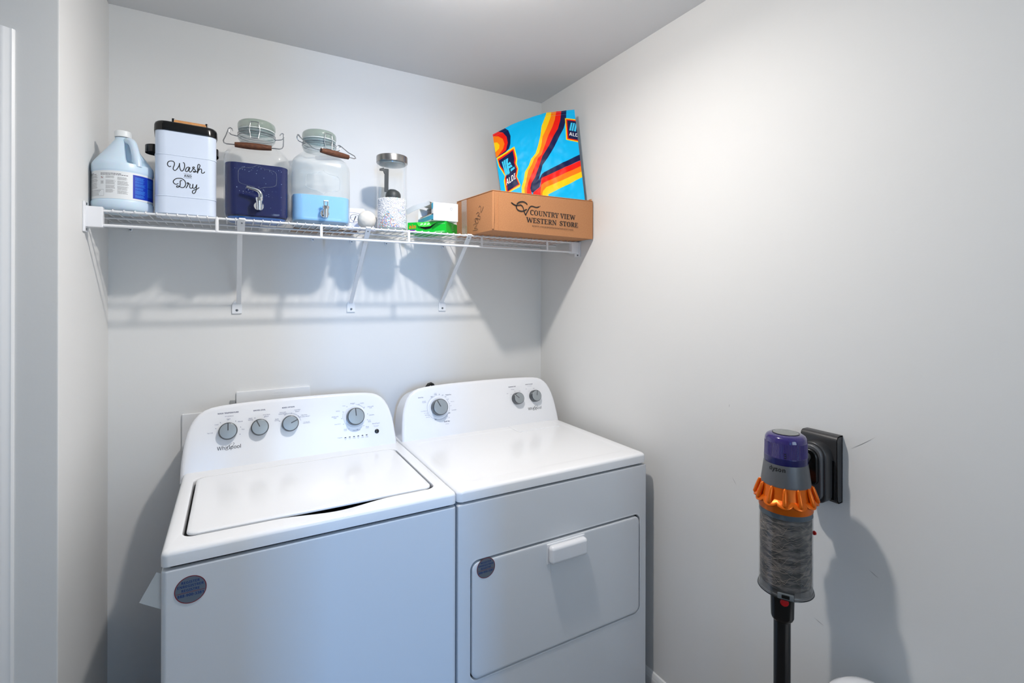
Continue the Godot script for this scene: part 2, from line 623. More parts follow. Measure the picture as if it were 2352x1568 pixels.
func knob(parent: Node3D, xf: Transform3D, r: float, h: float, turn: float, collar := false) -> void:
	var lift := Transform3D(xf.basis * Basis(Vector3.RIGHT, PI / 2), xf.origin)   # local y now looks out
	var k := Node3D.new()
	k.name = "knob"
	parent.add_child(k, true)
	var s := Shape.new()
	s.lathe([[r * 1.02, 0.0], [r * 1.02, h * 0.5], [r * 0.985, h * 0.86], [r * 0.955, h * 0.95], [r * 0.89, h]], 56, lift)
	part("body", s, M.knob_rim, k)
	var f := Shape.new()
	f.lathe([[r * 0.89, h], [r * 0.86, h + 0.0006], [0.0, h + 0.0010]], 56, lift)
	part("face", f, M.knob_face, k)
	var m := Shape.new()
	var a := deg_to_rad(90.0 - turn)
	var d := Vector2.from_angle(a)
	m.ribbon([d * r * 0.1, d * r * 0.5, d * r * 0.87], r * 0.11, xf * at(0, 0, h + 0.0014))
	part("pointer", m, M.knob_mark, k)
	if collar:
		var c := Shape.new()
		c.lathe([[r * 1.3, 0.0], [r * 1.3, 0.002], [r * 1.24, 0.0032], [r * 1.1, 0.0026], [r * 1.02, 0.0026]], 56, lift)
		part("collar", c, M.plastic, parent)

func mark(s: Shape, xf: Transform3D, x: float, y: float, words: String, h: float, bold := false) -> void:
	var lines := words.split("|")
	for i in lines.size():
		write(s, lines[i], xf, x, y - (i + 0.5) * h * 1.35 + h * 0.5 * (lines.size() - 1), h, bold)

func round_sticker(parent: Node3D, o: Vector3, r: float) -> void:
	var xf := at(o.x, o.y, o.z)
	var k := Shape.new()
	k.lathe([[r, 0.0], [r, 0.0004], [0.0, 0.0004]], 48, Transform3D(Basis(Vector3.RIGHT, PI / 2), o))
	var n := part("sticker", k, mat(Color(0.5, 0.54, 0.58), 0.3, 0.55), parent, "round silver sticker with a red rim and blue lettering")
	var b := Shape.new()
	b.ring(Vector3(0, 0, 0.0006), r, r * 0.055, xf, 56)
	b.ribbon([Vector2(-r * 0.86, -0.17 * r), Vector2(0, -0.17 * r), Vector2(r * 0.86, -0.17 * r)], r * 0.03, xf * at(0, 0, 0.0006))
	part("border", b, mat(Color(0.5, 0.12, 0.16), 0.5), n)
	var t := Shape.new()
	var up := xf * at(0, 0, 0.0007)
	write(t, "REGISTER", up, 0, r * 0.48, r * 0.19, true)
	write(t, "ENREGISTRER", up, 0, r * 0.2, r * 0.19, true)
	write(t, "REGISTRE", up, 0, -r * 0.09, r * 0.19, true)
	write(t, "888-900-3381", up, 0, -r * 0.46, r * 0.2, true)
	part("lettering", t, mat(Color(0.05, 0.2, 0.46), 0.5), n)

func brand(xf: Transform3D, x: float, y: float, w: float) -> Shape:
	var t := Shape.new()
	var a := aspect("Whirlpool")
	t.letters(text_tris("Whirlpool"), xf * at(x, y - 0.0035 * w / 0.067, 0), w, w / a)
	var loop := []
	for i in 29:
		var q := TAU * i / 28.0 * 0.93 + 0.9
		var e := Vector2(cos(q) * w * 0.225, sin(q) * w * 0.07).rotated(deg_to_rad(40))
		loop.append(Vector2(x + w * 0.535, y + w * 0.12) + e)
	t.ribbon(loop, w * 0.014, xf)
	return t

func body_rows(w: float, d: float, low: float, high: float, r: float) -> Array:
	return [[low, w - 0.006, d - 0.006, r], [low + 0.003, w, d, r], [high - 0.005, w, d, r], [high - 0.0015, w - 0.003, d - 0.003, r], [high, w - 0.01, d - 0.01, r]]

func build_machines() -> void:
	var back := -1.995
	var zm := (FRONT + back) / 2
	var dz := FRONT - back
	# ---- washing machine
	var x0 := -0.1388
	var x1 := 0.5605
	var w := thing("washing_machine", "white top-loading washing machine, left of the pair, with four silver knobs", "washing machine", Vector3((x0 + x1) / 2, 0, zm))
	var mx := (x0 + x1) / 2
	var s := Shape.new()
	s.stack(body_rows(x1 - x0 - 0.002, dz, 0.02, 0.8615, 0.012), at(mx, 0, zm))
	part("cabinet", s, M.enamel_front, w)
	s = Shape.new()
	s.stack([[0.0, 0.64, 0.62, 0.02], [0.03, 0.64, 0.62, 0.02]], at(mx, 0, zm), 2)
	part("base", s, M.seal_or_gap_shade, w)
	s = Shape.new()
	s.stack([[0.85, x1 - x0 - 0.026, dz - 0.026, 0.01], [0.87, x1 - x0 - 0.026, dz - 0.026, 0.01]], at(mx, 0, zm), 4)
	part("seal_or_gap_shade", s, M.seal_or_gap_shade, w)  # near-black strip paints the shade in the gap under the top
	# top with an opening for the lid
	var lx := 0.2075
	var lz := -1.59
	var lw := 0.622
	var ld := 0.425
	var rings := []
	for q in [[0.8675, -0.004], [0.8695, 0.0], [0.892, 0.0], [0.8975, -0.0018], [0.9012, -0.006], [DECK, -0.013]]:
		rings.append(lid_ring(x1 - x0 + 2 * q[1], dz + 2 * q[1], 0.016, mx, zm, q[0], false))
	for q in [[DECK, 0.006, 0.0], [0.9015, 0.002, 0.0], [0.897, 0.0, 0.4], [0.868, 0.0, 1.0]]:
		rings.append(lid_ring(lw + 2 * q[1], ld + 2 * q[1], 0.028, lx, lz, q[0], true))
	s = Shape.new()
	s.loft(rings, true, false)
	part("top_panel", s, M.enamel, w)
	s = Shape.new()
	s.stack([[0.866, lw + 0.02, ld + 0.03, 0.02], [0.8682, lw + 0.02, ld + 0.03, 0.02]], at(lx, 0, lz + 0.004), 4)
	part("lid_gap_shade", s, M.seal_or_gap_shade, w)  # near-black sheet, the shade down in the lid gap as colour
	s = Shape.new()
	s.stack([[0.8965, lw - 0.018, ld - 0.018, 0.024], [0.8975, lw - 0.0125, ld - 0.0125, 0.026], [0.899, lw - 0.012, ld - 0.012, 0.026], [0.9025, lw - 0.0135, ld - 0.0135, 0.026], [0.9052, lw - 0.02, ld - 0.02, 0.024], [0.906, lw - 0.034, ld - 0.034, 0.02]], at(lx, 0, lz - 0.001), 8)
	part("lid", s, M.enamel, w)
	# console
	var cf := console_frame(0.2)
	s = Shape.new()
	s.prism(console_outline(0.3465), 0.11, 0.012, cf * at(0, 0, 0), 5)
	part("console", s, M.plastic, w)
	knob(w, cf * at(-0.2155, 0.116, 0), 0.0275, 0.021, 0)
	knob(w, cf * at(-0.1215, 0.117, 0), 0.0272, 0.021, -24)
	knob(w, cf * at(-0.0265, 0.118, 0), 0.0270, 0.021, 66)
	knob(w, cf * at(0.195, 0.116, 0), 0.0315, 0.027, -3, true)
	s = Shape.new()
	s.lathe([[0.0082, 0.0], [0.0082, 0.001], [0.0075, 0.0022], [0.005, 0.0034], [0.0, 0.0038]], 32, Transform3D(cf.basis * Basis(Vector3.RIGHT, PI / 2), cf * Vector3(0.2725, 0.0535, 0)))
	part("start_button", s, mat(Color(0.12, 0.125, 0.14), 0.3), w, "round black start button")
	for i in 6:
		s = Shape.new()
		s.box(Vector3(0.0062, 0.0026, 0.0012), 0.0005, cf * at(0.1575 + i * 0.0153, 0.0452, 0.0002), 2)
		part("indicator", s, M.ink, w)
	var up := cf * at(0, 0, 0.0005)
	s = Shape.new()
	for q in [[-0.2155, 0.1735, "WASH TEMPERATURE", 0.0046], [-0.122, 0.1725, "WATER LEVEL", 0.0044], [-0.031, 0.1725, "RINSE OPTION", 0.0044]]:
		write(s, q[2], up, q[0], q[1], q[3], true)
	part("heading", s, mat(Color(0.3, 0.3, 0.42), 0.6), w)
	s = Shape.new()
	for q in [[-0.2125, 0.1655, "All Cold Rinses", 0.003], [-0.2145, 0.1565, "Cool", 0.004], [-0.2485, 0.142, "Cold", 0.004], [-0.180, 0.1445, "Warm", 0.004], [-0.1715, 0.1175, "Hot", 0.0038], [-0.267, 0.1165, "Tap Cold", 0.0042],
			[-0.1495, 0.149, "Auto|Sensing", 0.004], [-0.1, 0.1555, "Deep Water|Wash", 0.004], [-0.0685, 0.137, "Auto|Sensing", 0.004], [-0.049, 0.158, "Auto with|Extra Rinse*", 0.0038], [-0.0015, 0.1615, "Deep Water|Rinse*", 0.0038], [0.0205, 0.141, "Deep Water|with Extra Rinse*", 0.0038], [0.0275, 0.1165, "For Use with|Fabric Softener", 0.0028],
			[0.1895, 0.1665, "Normal", 0.0038], [0.224, 0.164, "Colors", 0.0038], [0.2545, 0.1465, "Colors with|Soak", 0.0036], [0.257, 0.1165, "Delicates", 0.0038], [0.2475, 0.0955, "Quick|Wash", 0.0036], [0.2385, 0.0735, "Rinse|& Spin", 0.0036], [0.158, 0.16, "Heavy", 0.0036], [0.1355, 0.1435, "Whites", 0.0036], [0.1245, 0.1225, "Whites with|Soak", 0.0036], [0.1325, 0.0965, "Bulky/Sheets", 0.0038], [0.159, 0.0735, "Drain|& Spin", 0.0036], [0.1985, 0.0675, "Clean Washer", 0.0036], [0.1385, 0.0475, "Progress", 0.004], [0.271, 0.0835, "Start/Pause", 0.004], [0.271, 0.0735, "Hold 3 Seconds|to Cancel", 0.0024]]:
		mark(s, up, q[0], q[1], q[2], q[3])
	for q in [[0, "Sensing|Fill"], [1, "Wash"], [2, "Rinse"], [3, "Final|Spin"], [4, "Cycle|Complete"], [5, "Lid|Locked"]]:
		mark(s, up, 0.1575 + q[0] * 0.0153, 0.0405, q[1], 0.0027)
	for q in [[-0.2155, 0.116, 0.0375, [0, 36, -36, 76, -70, 112]], [-0.1215, 0.117, 0.036, [-24, 24]], [-0.0265, 0.118, 0.0355, [-70, -28, 8, 50]], [0.195, 0.116, 0.0475, [-5, 22, 50, 84, 110, 140, 172, -150, -118, -92, -62, -34]]]:
		for a in q[3]:
			s.ring(Vector3(q[0], q[1], 0) + Vector3(sin(deg_to_rad(a)), cos(deg_to_rad(a)), 0) * q[2], 0.0014, 0.0007, up, 10)
	s.ring(Vector3(-0.0265, 0.118, 0), 0.0358, 0.0006, up, 30, deg_to_rad(10), deg_to_rad(118))
	s.ring(Vector3(0.195, 0.116, 0), 0.0445, 0.0006, up, 14, deg_to_rad(35), deg_to_rad(80))
	s.ring(Vector3(0.195, 0.116, 0), 0.0445, 0.0006, up, 14, deg_to_rad(148), deg_to_rad(185))
	part("markings", s, M.ink_soft, w)
	part("nameplate", brand(up, -0.2465, 0.058, 0.068), M.ink, w)
	round_sticker(w, Vector3(-0.0825, 0.8095, FRONT + 0.0003), 0.0305)
	s = Shape.new()
	s.box(Vector3(0.09, 0.07, 0.0006), 0.0002, Transform3D(Basis(Vector3.UP, deg_to_rad(-12)) * Basis(Vector3.BACK, deg_to_rad(-28)), Vector3(-0.125, 0.8, FRONT - 0.022)), 1)
	part("paper_tag", s, mat(Color(0.86, 0.86, 0.85), 0.8), w, "white paper tag tucked out at the side")
	# ---- dryer
	x0 = 0.5632
	x1 = 1.2985
	mx = (x0 + x1) / 2
	var d := thing("dryer", "white tumble dryer with a drop-down front door, right of the pair", "dryer", Vector3(mx, 0, zm))
	s = Shape.new()
	s.stack(body_rows(x1 - x0 - 0.004, dz - 0.016, 0.02, 0.861, 0.006), at(mx, 0, zm - 0.008))
	part("cabinet", s, M.enamel_front, d)
	s = Shape.new()
	s.stack([[0.0, 0.66, 0.62, 0.02], [0.03, 0.66, 0.62, 0.02]], at(mx, 0, zm), 2)
	part("base", s, M.seal_or_gap_shade, d)
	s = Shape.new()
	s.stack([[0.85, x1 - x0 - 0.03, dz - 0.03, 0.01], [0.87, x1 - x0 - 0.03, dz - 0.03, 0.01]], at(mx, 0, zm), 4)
	part("seal_or_gap_shade", s, M.seal_or_gap_shade, d)  # dark strip again puts the gap's shade into the colour
	# front panel round the door
	var ff := Transform3D(Basis(Vector3.RIGHT, Vector3.BACK, Vector3.DOWN), Vector3(0, 0, FRONT))
	var py := (0.02 + 0.862) / 2
	var ph := 0.842
	var door_x := 0.935
	var door_y := 0.5145
	var door_w := 0.664
	var door_h := 0.352
	rings = []
	for q in [[-0.016, 0.0], [-0.004, 0.0], [-0.0012, -0.0012], [0.0, -0.005]]:
		rings.append(front_ring(x1 - x0 - 0.001 + 2 * q[1], ph + 2 * q[1], 0.006, mx, py, q[0], ff))
	for q in [[0.0, 0.006], [0.0012, 0.0035], [0.0008, 0.001], [-0.001, 0.0], [-0.014, 0.0]]:
		rings.append(front_ring(door_w + 2 * q[1], door_h + 2 * q[1], 0.026, door_x, door_y, q[0], ff))
	s = Shape.new()
	s.loft(rings, false, false)
	part("front_panel", s, M.enamel_front, d)
	s = Shape.new()
	rings = []
	for q in [[-0.0155, 0.0], [-0.0135, 0.0]]:
		rings.append(front_ring(door_w + 0.02, door_h + 0.02, 0.02, door_x, door_y, q[0], ff))
	s.loft(rings)
	part("door_gap_shade", s, M.seal_or_gap_shade, d)  # near-black sheet behind the door, painting the shade of its groove
	var dr := Shape.new()
	rings = []
	for q in [[-0.012, 0.0], [-0.002, 0.0], [0.0008, -0.001], [0.0022, -0.0035], [0.0026, -0.008]]:
		rings.append(front_ring(door_w - 0.009 + 2 * q[1], door_h - 0.010 + 2 * q[1], 0.022, door_x, door_y - 0.001, q[0], ff))
	dr.loft(rings)
	var door := part("door", dr, M.enamel_front, d)
	s = Shape.new()
	s.box(Vector3(0.15, 0.064, 0.004), 0.0018, at(0.9415, 0.646, FRONT + 0.0036), 3)
	s.box(Vector3(0.144, 0.056, 0.026), 0.011, at(0.9415, 0.648, FRONT + 0.0165), 5)
	part("handle", s, M.plastic, door, "white scooped door handle")
	s = Shape.new()
	s.box(Vector3(0.118, 0.05, 0.0016), 0.0007, at(0.9415, 0.597, FRONT + 0.0028), 2)
	part("grip_recess", s, M.enamel_front, door)
	round_sticker(door, Vector3(0.652, 0.662, FRONT + 0.0027), 0.03)
	# flat top with a faint raised edge and the lint trap flap
	s = Shape.new()
	rings = []
	for q in [[0.8675, -0.004], [0.8695, 0.0], [0.892, 0.0], [0.8975, -0.0018], [0.9012, -0.006], [DECK, -0.013]]:
		rings.append(lid_ring(x1 - x0 + 2 * q[1], dz + 2 * q[1], 0.016, mx, zm, q[0], false))
	for q in [[DECK, 0.004], [0.9022, -0.004], [0.9019, -0.012]]:
		rings.append(lid_ring(0.655 + 2 * q[1], 0.46 + 2 * q[1], 0.04, mx, -1.597, q[0], false))
	s.loft(rings, true, true)
	part("top_panel", s, M.enamel, d)
	s = Shape.new()
	s.stack([[0.9, 0.205, 0.1, 0.008], [0.9042, 0.205, 0.1, 0.008], [0.9052, 0.203, 0.098, 0.007]], at(1.135, 0, -1.815), 4)
	part("lint_flap", s, M.enamel, d)
	cf = console_frame(0.9335)
	s = Shape.new()
	s.prism(console_outline(0.3655), 0.11, 0.012, cf, 5)
	part("console", s, M.plastic, d)
	knob(d, cf * at(-0.208, 0.1145, 0), 0.0325, 0.03, -27, true)
	knob(d, cf * at(0.16, 0.114, 0), 0.0255, 0.024, -48)
	knob(d, cf * at(0.2505, 0.1165, 0), 0.0255, 0.024, 14)
	up = cf * at(0, 0, 0.0005)
	s = Shape.new()
	for q in [[-0.279, 0.158, "Auto Dry", 0.0052], [-0.16, 0.1585, "Timed Dry", 0.0052], [-0.177, 0.0535, "Fluff Air", 0.0052], [0.143, 0.1655, "TEMPERATURE", 0.004], [0.232, 0.169, "PUSH TO START", 0.004], [-0.2325, 0.158, "OFF", 0.0036], [-0.2245, 0.0665, "OFF", 0.0036], [-0.164, 0.0855, "OFF", 0.0036]]:
		write(s, q[2], up, q[0], q[1], q[3], true)
	part("heading", s, mat(Color(0.25, 0.25, 0.36), 0.6), d)
	s = Shape.new()
	for q in [[-0.2155, 0.1705, "Energy|Saver", 0.0034], [-0.199, 0.168, "70", 0.0032], [-0.184, 0.163, "60", 0.0032], [-0.172, 0.155, "50", 0.0032], [-0.1625, 0.144, "40", 0.0032], [-0.1445, 0.1325, "Damp Dry", 0.0034], [-0.154, 0.117, "30", 0.0032], [-0.142, 0.0985, "Cool Down", 0.0034], [-0.1665, 0.0705, "20", 0.0032], [-0.177, 0.0465, "No Heat", 0.0028], [-0.266, 0.144, "Wrinkle|Prevent", 0.0034], [-0.2725, 0.1075, "Cool Down", 0.0034], [-0.264, 0.0985, "Less Dry", 0.0034], [-0.26, 0.091, "Normal", 0.0034], [-0.256, 0.0815, "More Dry", 0.0034], [0.116, 0.141, "Low", 0.0034], [0.145, 0.1565, "Medium", 0.0034], [0.1785, 0.1455, "High", 0.0034], [0.233, 0.1635, "Hold to Start Cycle", 0.0028], [0.214, 0.152, "Off", 0.003], [0.256, 0.1515, "On", 0.003]]:
		mark(s, up, q[0], q[1], q[2], q[3])
	s.ring(Vector3(-0.208, 0.1145, 0), 0.0485, 0.0007, up, 40, deg_to_rad(105), deg_to_rad(400))
	for a in [-4, 9, 24, 40, 56, 78, 120, 138, 152, -100, -110, -122]:
		s.ring(Vector3(-0.208, 0.1145, 0) + Vector3(sin(deg_to_rad(a)), cos(deg_to_rad(a)), 0) * 0.0515, 0.0012, 0.0007, up, 8)
	for q in [[0.16, 0.114, -52], [0.16, 0.114, -10], [0.2505, 0.1165, -44], [0.2505, 0.1165, 2]]:
		s.ring(Vector3(q[0], q[1], 0) + Vector3(sin(deg_to_rad(q[2])), cos(deg_to_rad(q[2])), 0) * 0.034, 0.0012, 0.0007, up, 8)
	part("markings", s, M.ink_soft, d)
	part("nameplate", brand(up, 0.2095, 0.0575, 0.07), M.ink, d)
	# ---- on the wall behind them
	var o := thing("washer_outlet_box", "white recessed plumbing box plate on the wall behind the washing machine", "outlet box", Vector3(0.136, 0.9, WALL_B))
	s = Shape.new()
	rings = []
	for q in [[0.0, 0.0], [0.007, 0.0], [0.009, -0.002]]:
		rings.append(front_ring(0.256 + 2 * q[1], 0.21 + 2 * q[1], 0.004, 0.1365, 1.004, q[0], at(0, 0, WALL_B) * Transform3D(Basis(Vector3.RIGHT, Vector3.BACK, Vector3.DOWN), Vector3.ZERO)))
	for q in [[0.009, 0.0], [0.002, 0.0]]:
		rings.append(front_ring(0.196 + 2 * q[1], 0.15 + 2 * q[1], 0.006, 0.139, 0.992, q[0], at(0, 0, WALL_B) * Transform3D(Basis(Vector3.RIGHT, Vector3.BACK, Vector3.DOWN), Vector3.ZERO)))
	s.loft(rings, true, false)
	part("plate", s, M.trim, o)
	part("recess", slab(Vector3(0.035, 0.91, WALL_B + 0.0005), Vector3(0.243, 1.072, WALL_B + 0.0022), 0.0004), M.seal_or_gap_shade, o)
	s = Shape.new()
	for i in 4:
		s.box(Vector3(0.04 - (i % 2) * 0.012, 0.0012, 0.0012), 0.0004, at(0.148 + (i % 2) * 0.004, 1.086 + i * 0.0035, WALL_B + 0.0092), 1)
	part("embossing", s, M.trim, o)
	o = thing("grey_block", "small grey block beside the plumbing box plate", "cover", Vector3(-0.006, 1.05, WALL_B))  # plain grey block on the wall beside the plate
	part("body", slab(Vector3(-0.0115, 0.99, WALL_B), Vector3(0.0065, 1.079, WALL_B + 0.006), 0.002), mat(Color(0.62, 0.63, 0.63), 0.5), o)
	o = thing("wall_plate", "blank white wall plate half hidden by the left end of the washer console", "wall plate", Vector3(-0.105, 0.98, WALL_B))
	part("plate", slab(Vector3(-0.159, 0.915, WALL_B), Vector3(-0.06, 1.045, WALL_B + 0.008), 0.003), M.trim, o)
	o = thing("power_cord", "black power cord looping up behind the dryer console", "cord", Vector3(0.755, 1.06, -2.06))
	s = Shape.new()
	s.tube([Vector3(0.728, 0.95, -2.06), Vector3(0.73, 1.04, -2.06), Vector3(0.734, 1.066, -2.06), Vector3(0.744, 1.079, -2.06), Vector3(0.754, 1.081, -2.06), Vector3(0.762, 1.076, -2.06), Vector3(0.769, 1.062, -2.06), Vector3(0.772, 1.04, -2.06), Vector3(0.775, 0.95, -2.06)], 0.0075, 12)
	part("cable", s, M.black_matt, o)

# a rounded rectangle of many points in plan; the opening's front edge dips for the fingers
func lid_ring(w: float, d: float, r: float, x: float, z: float, y: float, scoop: bool) -> PackedVector3Array:
	var o := PackedVector3Array()
	for i in 4:
		var m := Vector2((w / 2 - r) * [1, -1, -1, 1][i], (d / 2 - r) * [1, 1, -1, -1][i])
		for k in 9:
			var a := PI / 2 * (i + k / 8.0)
			o.append(Vector3(x + m.x + r * cos(a), y, z + m.y + r * sin(a)))
		if i == 0:      # along the front, from right to left
			for k in range(1, 24):
				var xx := lerpf(w / 2 - r, -(w / 2 - r), k / 24.0)
				var dip := 0.0
				if scoop:
					dip = smoothstep(0.0, 1.0, 1.0 - clampf(absf(xx - 0.035) / 0.15, 0.0, 1.0))
				o.append(Vector3(x + xx, y - dip * (0.004 if y > 0.89 else 0.0), z + d / 2 + dip * 0.014))
	return o

func front_ring(w: float, h: float, r: float, x: float, y: float, out: float, ff: Transform3D) -> PackedVector3Array:
	var o := PackedVector3Array()
	for q in Shape.rrect(w, h, r, 8):
		o.append(ff * Vector3(x + q.x, out, -y + q.y))
	return o

# ---------------------------------------------------------------- the wire shelf
func build_shelf() -> void:
	var t := thing("wire_shelf", "white wire shelf running wall to wall above the machines", "shelf", Vector3(0.5, 1.66, -1.94))
	var l := -0.36
	var r := 1.335
	var s := Shape.new()
	s.tube([Vector3(l, 1.7055, -1.79), Vector3(r, 1.7055, -1.79)], 0.0035, 12)
	part("front_rail", s, M.shelf_white, t)
	s = Shape.new()
	s.tube([Vector3(l, 1.664, -1.789), Vector3(r, 1.664, -1.789)], 0.0042, 12)
	part("lower_rail", s, M.shelf_white, t)
	s = Shape.new()
	s.tube([Vector3(l, 1.7055, -1.945), Vector3(r, 1.7055, -1.945)], 0.0032, 10)
	part("middle_rail", s, M.shelf_white, t)
	s = Shape.new()
	s.tube([Vector3(l, 1.7055, -2.088), Vector3(r, 1.7055, -2.088)], 0.0032, 10)
	part("back_rail", s, M.shelf_white, t)
	var wire := Shape.new()
	wire.tube([Vector3(0, 1.7055, -1.7853), Vector3(0, 1.7085, -1.7862), Vector3(0, 1.7105, -1.79), Vector3(0, 1.7106, -1.80), Vector3(0, 1.7106, -2.09)], 0.0016, 8)
	var proto := part("wire", wire, M.shelf_white, t)
	var x := -0.046 - 0.0256 * 12
	proto.position.x = x - t.position.x + 0.5
	var first := proto.position.x
	for i in range(1, 66):
		var c := proto.duplicate()
		c.name = "wire"
		t.add_child(c, true)
		c.position.x = first + i * 0.0256
	var post := Shape.new()
	post.box(Vector3(0.0095, 0.046, 0.0065), 0.003, at(0, 1.685, -1.7875), 3)
	for px in [-0.046, 0.26, 0.567, 0.868, 1.182]:
		var q := part("tie", post, M.shelf_white, t)
		q.position.x += px
	# end brackets
	var b := thing("shelf_bracket", "white plastic end bracket on the short left wall holding the shelf", "bracket", Vector3(WALL_L, 1.685, -1.79), "end brackets of the wire shelf")
	part("flange", slab(Vector3(WALL_L, 1.643, -1.812), Vector3(WALL_L + 0.006, 1.728, -1.772), 0.002), M.plastic, b)
	part("socket", slab(Vector3(WALL_L + 0.003, 1.657, -1.802), Vector3(-0.322, 1.7155, -1.779), 0.003), M.plastic, b)
	for y in [1.65, 1.7215]:
		s = Shape.new()
		s.lathe([[0.0035, 0.0], [0.0035, 0.0015], [0.0, 0.0025]], 14, Transform3D(Basis(Vector3.BACK, -PI / 2), Vector3(WALL_L + 0.006, y, -1.787)))
		part("screw", s, M.screw, b)
	b = thing("shelf_bracket", "white plastic end bracket on the right wall under the cardboard box", "bracket", Vector3(WALL_R, 1.685, -1.79), "end brackets of the wire shelf")
	part("flange", slab(Vector3(WALL_R - 0.006, 1.643, -1.812), Vector3(WALL_R, 1.71, -1.772), 0.002), M.plastic, b)
	part("socket", slab(Vector3(1.308, 1.657, -1.802), Vector3(WALL_R - 0.003, 1.709, -1.779), 0.003), M.plastic, b)
	s = Shape.new()
	s.lathe([[0.0035, 0.0], [0.0035, 0.0015], [0.0, 0.0025]], 14, Transform3D(Basis(Vector3.BACK, PI / 2), Vector3(WALL_R - 0.006, 1.65, -1.787)))
	part("screw", s, M.screw, b)
	# slanting braces
	var where := ["nearest the washing machine's left side, below the navy jar", "in the middle, below the dryer balls", "nearest the cardboard box"]
	for i in 3:
		var top: float = [0.0225, 0.418, 0.8125][i]
		var foot: float = [0.0105, 0.421, 0.820][i]
		b = thing("shelf_brace", "white slanting shelf brace " + where[i], "brace", Vector3(foot, 1.42, WALL_B + 0.01), "slanting braces under the shelf")
		s = Shape.new()
		var a := Vector3(top, 1.706, -1.7845)
		var e := Vector3(foot, 1.437, WALL_B + 0.008)
		var dir := (e - a).normalized()
		s.box(Vector3(0.0155, (e - a).length(), 0.004), 0.0015, facing((a + e) / 2, Vector3.RIGHT, -dir), 2)
		part("strut", s, M.shelf_white, b)
		s = Shape.new()
		s.box(Vector3(0.0175, 0.052, 0.0046), 0.0012, facing(a + dir * 0.022, Vector3.RIGHT, -dir), 2)
		s.box(Vector3(0.0175, 0.003, 0.014), 0.0012, at(top, 1.7105, -1.7905), 2)
		part("hook", s, M.shelf_white, b)
		s = Shape.new()
		s.lathe([[0.0024, 0.0], [0.0024, 0.0008], [0.0, 0.0009]], 14, facing(a + dir * 0.012, Vector3.RIGHT, -dir) * Transform3D(Basis(Vector3.RIGHT, PI / 2), Vector3(0, 0, 0.0023)))
		part("screw_hole", s, M.screw, b)
		s = Shape.new()
		var f := PackedVector2Array([Vector2(-0.0165, -0.016), Vector2(-0.015, -0.0175), Vector2(0.015, -0.0175), Vector2(0.0165, -0.016), Vector2(0.0165, 0.014), Vector2(0.009, 0.03), Vector2(-0.009, 0.03), Vector2(-0.0165, 0.014)])
		s.prism(f, 0.0055, 0.0012, at(foot, 1.4165, WALL_B + 0.006), 2)
		part("foot", s, M.shelf_white, b)
		s = Shape.new()
		s.lathe([[0.0045, 0.0], [0.0045, 0.001], [0.0, 0.0024]], 16, Transform3D(Basis(Vector3.RIGHT, PI / 2), Vector3(foot, 1.4115, WALL_B + 0.006)))
		part("screw", s, M.screw, b)
	# clips that hold the back rail
	var spots := [[-0.305, "under the pale blue jug"], [0.273, "under the light blue jar"], [0.422, "behind the middle brace"], [0.565, "behind the glass canister"], [0.822, "behind the brace nearest the cardboard box"]]
	for q in spots:
		var c := thing("wall_clip", "small white clip on the back wall " + q[1], "clip", Vector3(q[0], 1.7, WALL_B), "clips along the back rail of the shelf")
		s = Shape.new()
		s.box(Vector3(0.016, 0.02, 0.014), 0.003, at(q[0], 1.7, WALL_B + 0.007), 2)
		s.box(Vector3(0.01, 0.012, 0.008), 0.002, at(q[0], 1.688, WALL_B + 0.005), 2)
		part("body", s, M.plastic, c)
		s = Shape.new()
		s.lathe([[0.003, 0.0], [0.003, 0.001], [0.0, 0.0015]], 12, Transform3D(Basis(Vector3.RIGHT, PI / 2), Vector3(q[0], 1.688, WALL_B + 0.0092)))
		part("pin", s, M.screw, c)

# ---------------------------------------------------------------- what stands on it
func build_shelf_goods() -> void:
	build_jug()
	build_tin()
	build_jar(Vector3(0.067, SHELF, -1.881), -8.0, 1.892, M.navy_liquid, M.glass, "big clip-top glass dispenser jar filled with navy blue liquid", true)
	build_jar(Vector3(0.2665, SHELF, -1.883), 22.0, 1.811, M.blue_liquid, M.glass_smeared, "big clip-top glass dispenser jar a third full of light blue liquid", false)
	build_canister()
	build_small_goods()
	build_carton()
	build_tote()

func radial(o: Vector3, deg: float, ax: float, rise: float) -> Vector3:
	var a := deg_to_rad(deg)
	return o + Vector3(cos(a) * ax, rise, sin(a) * ax)

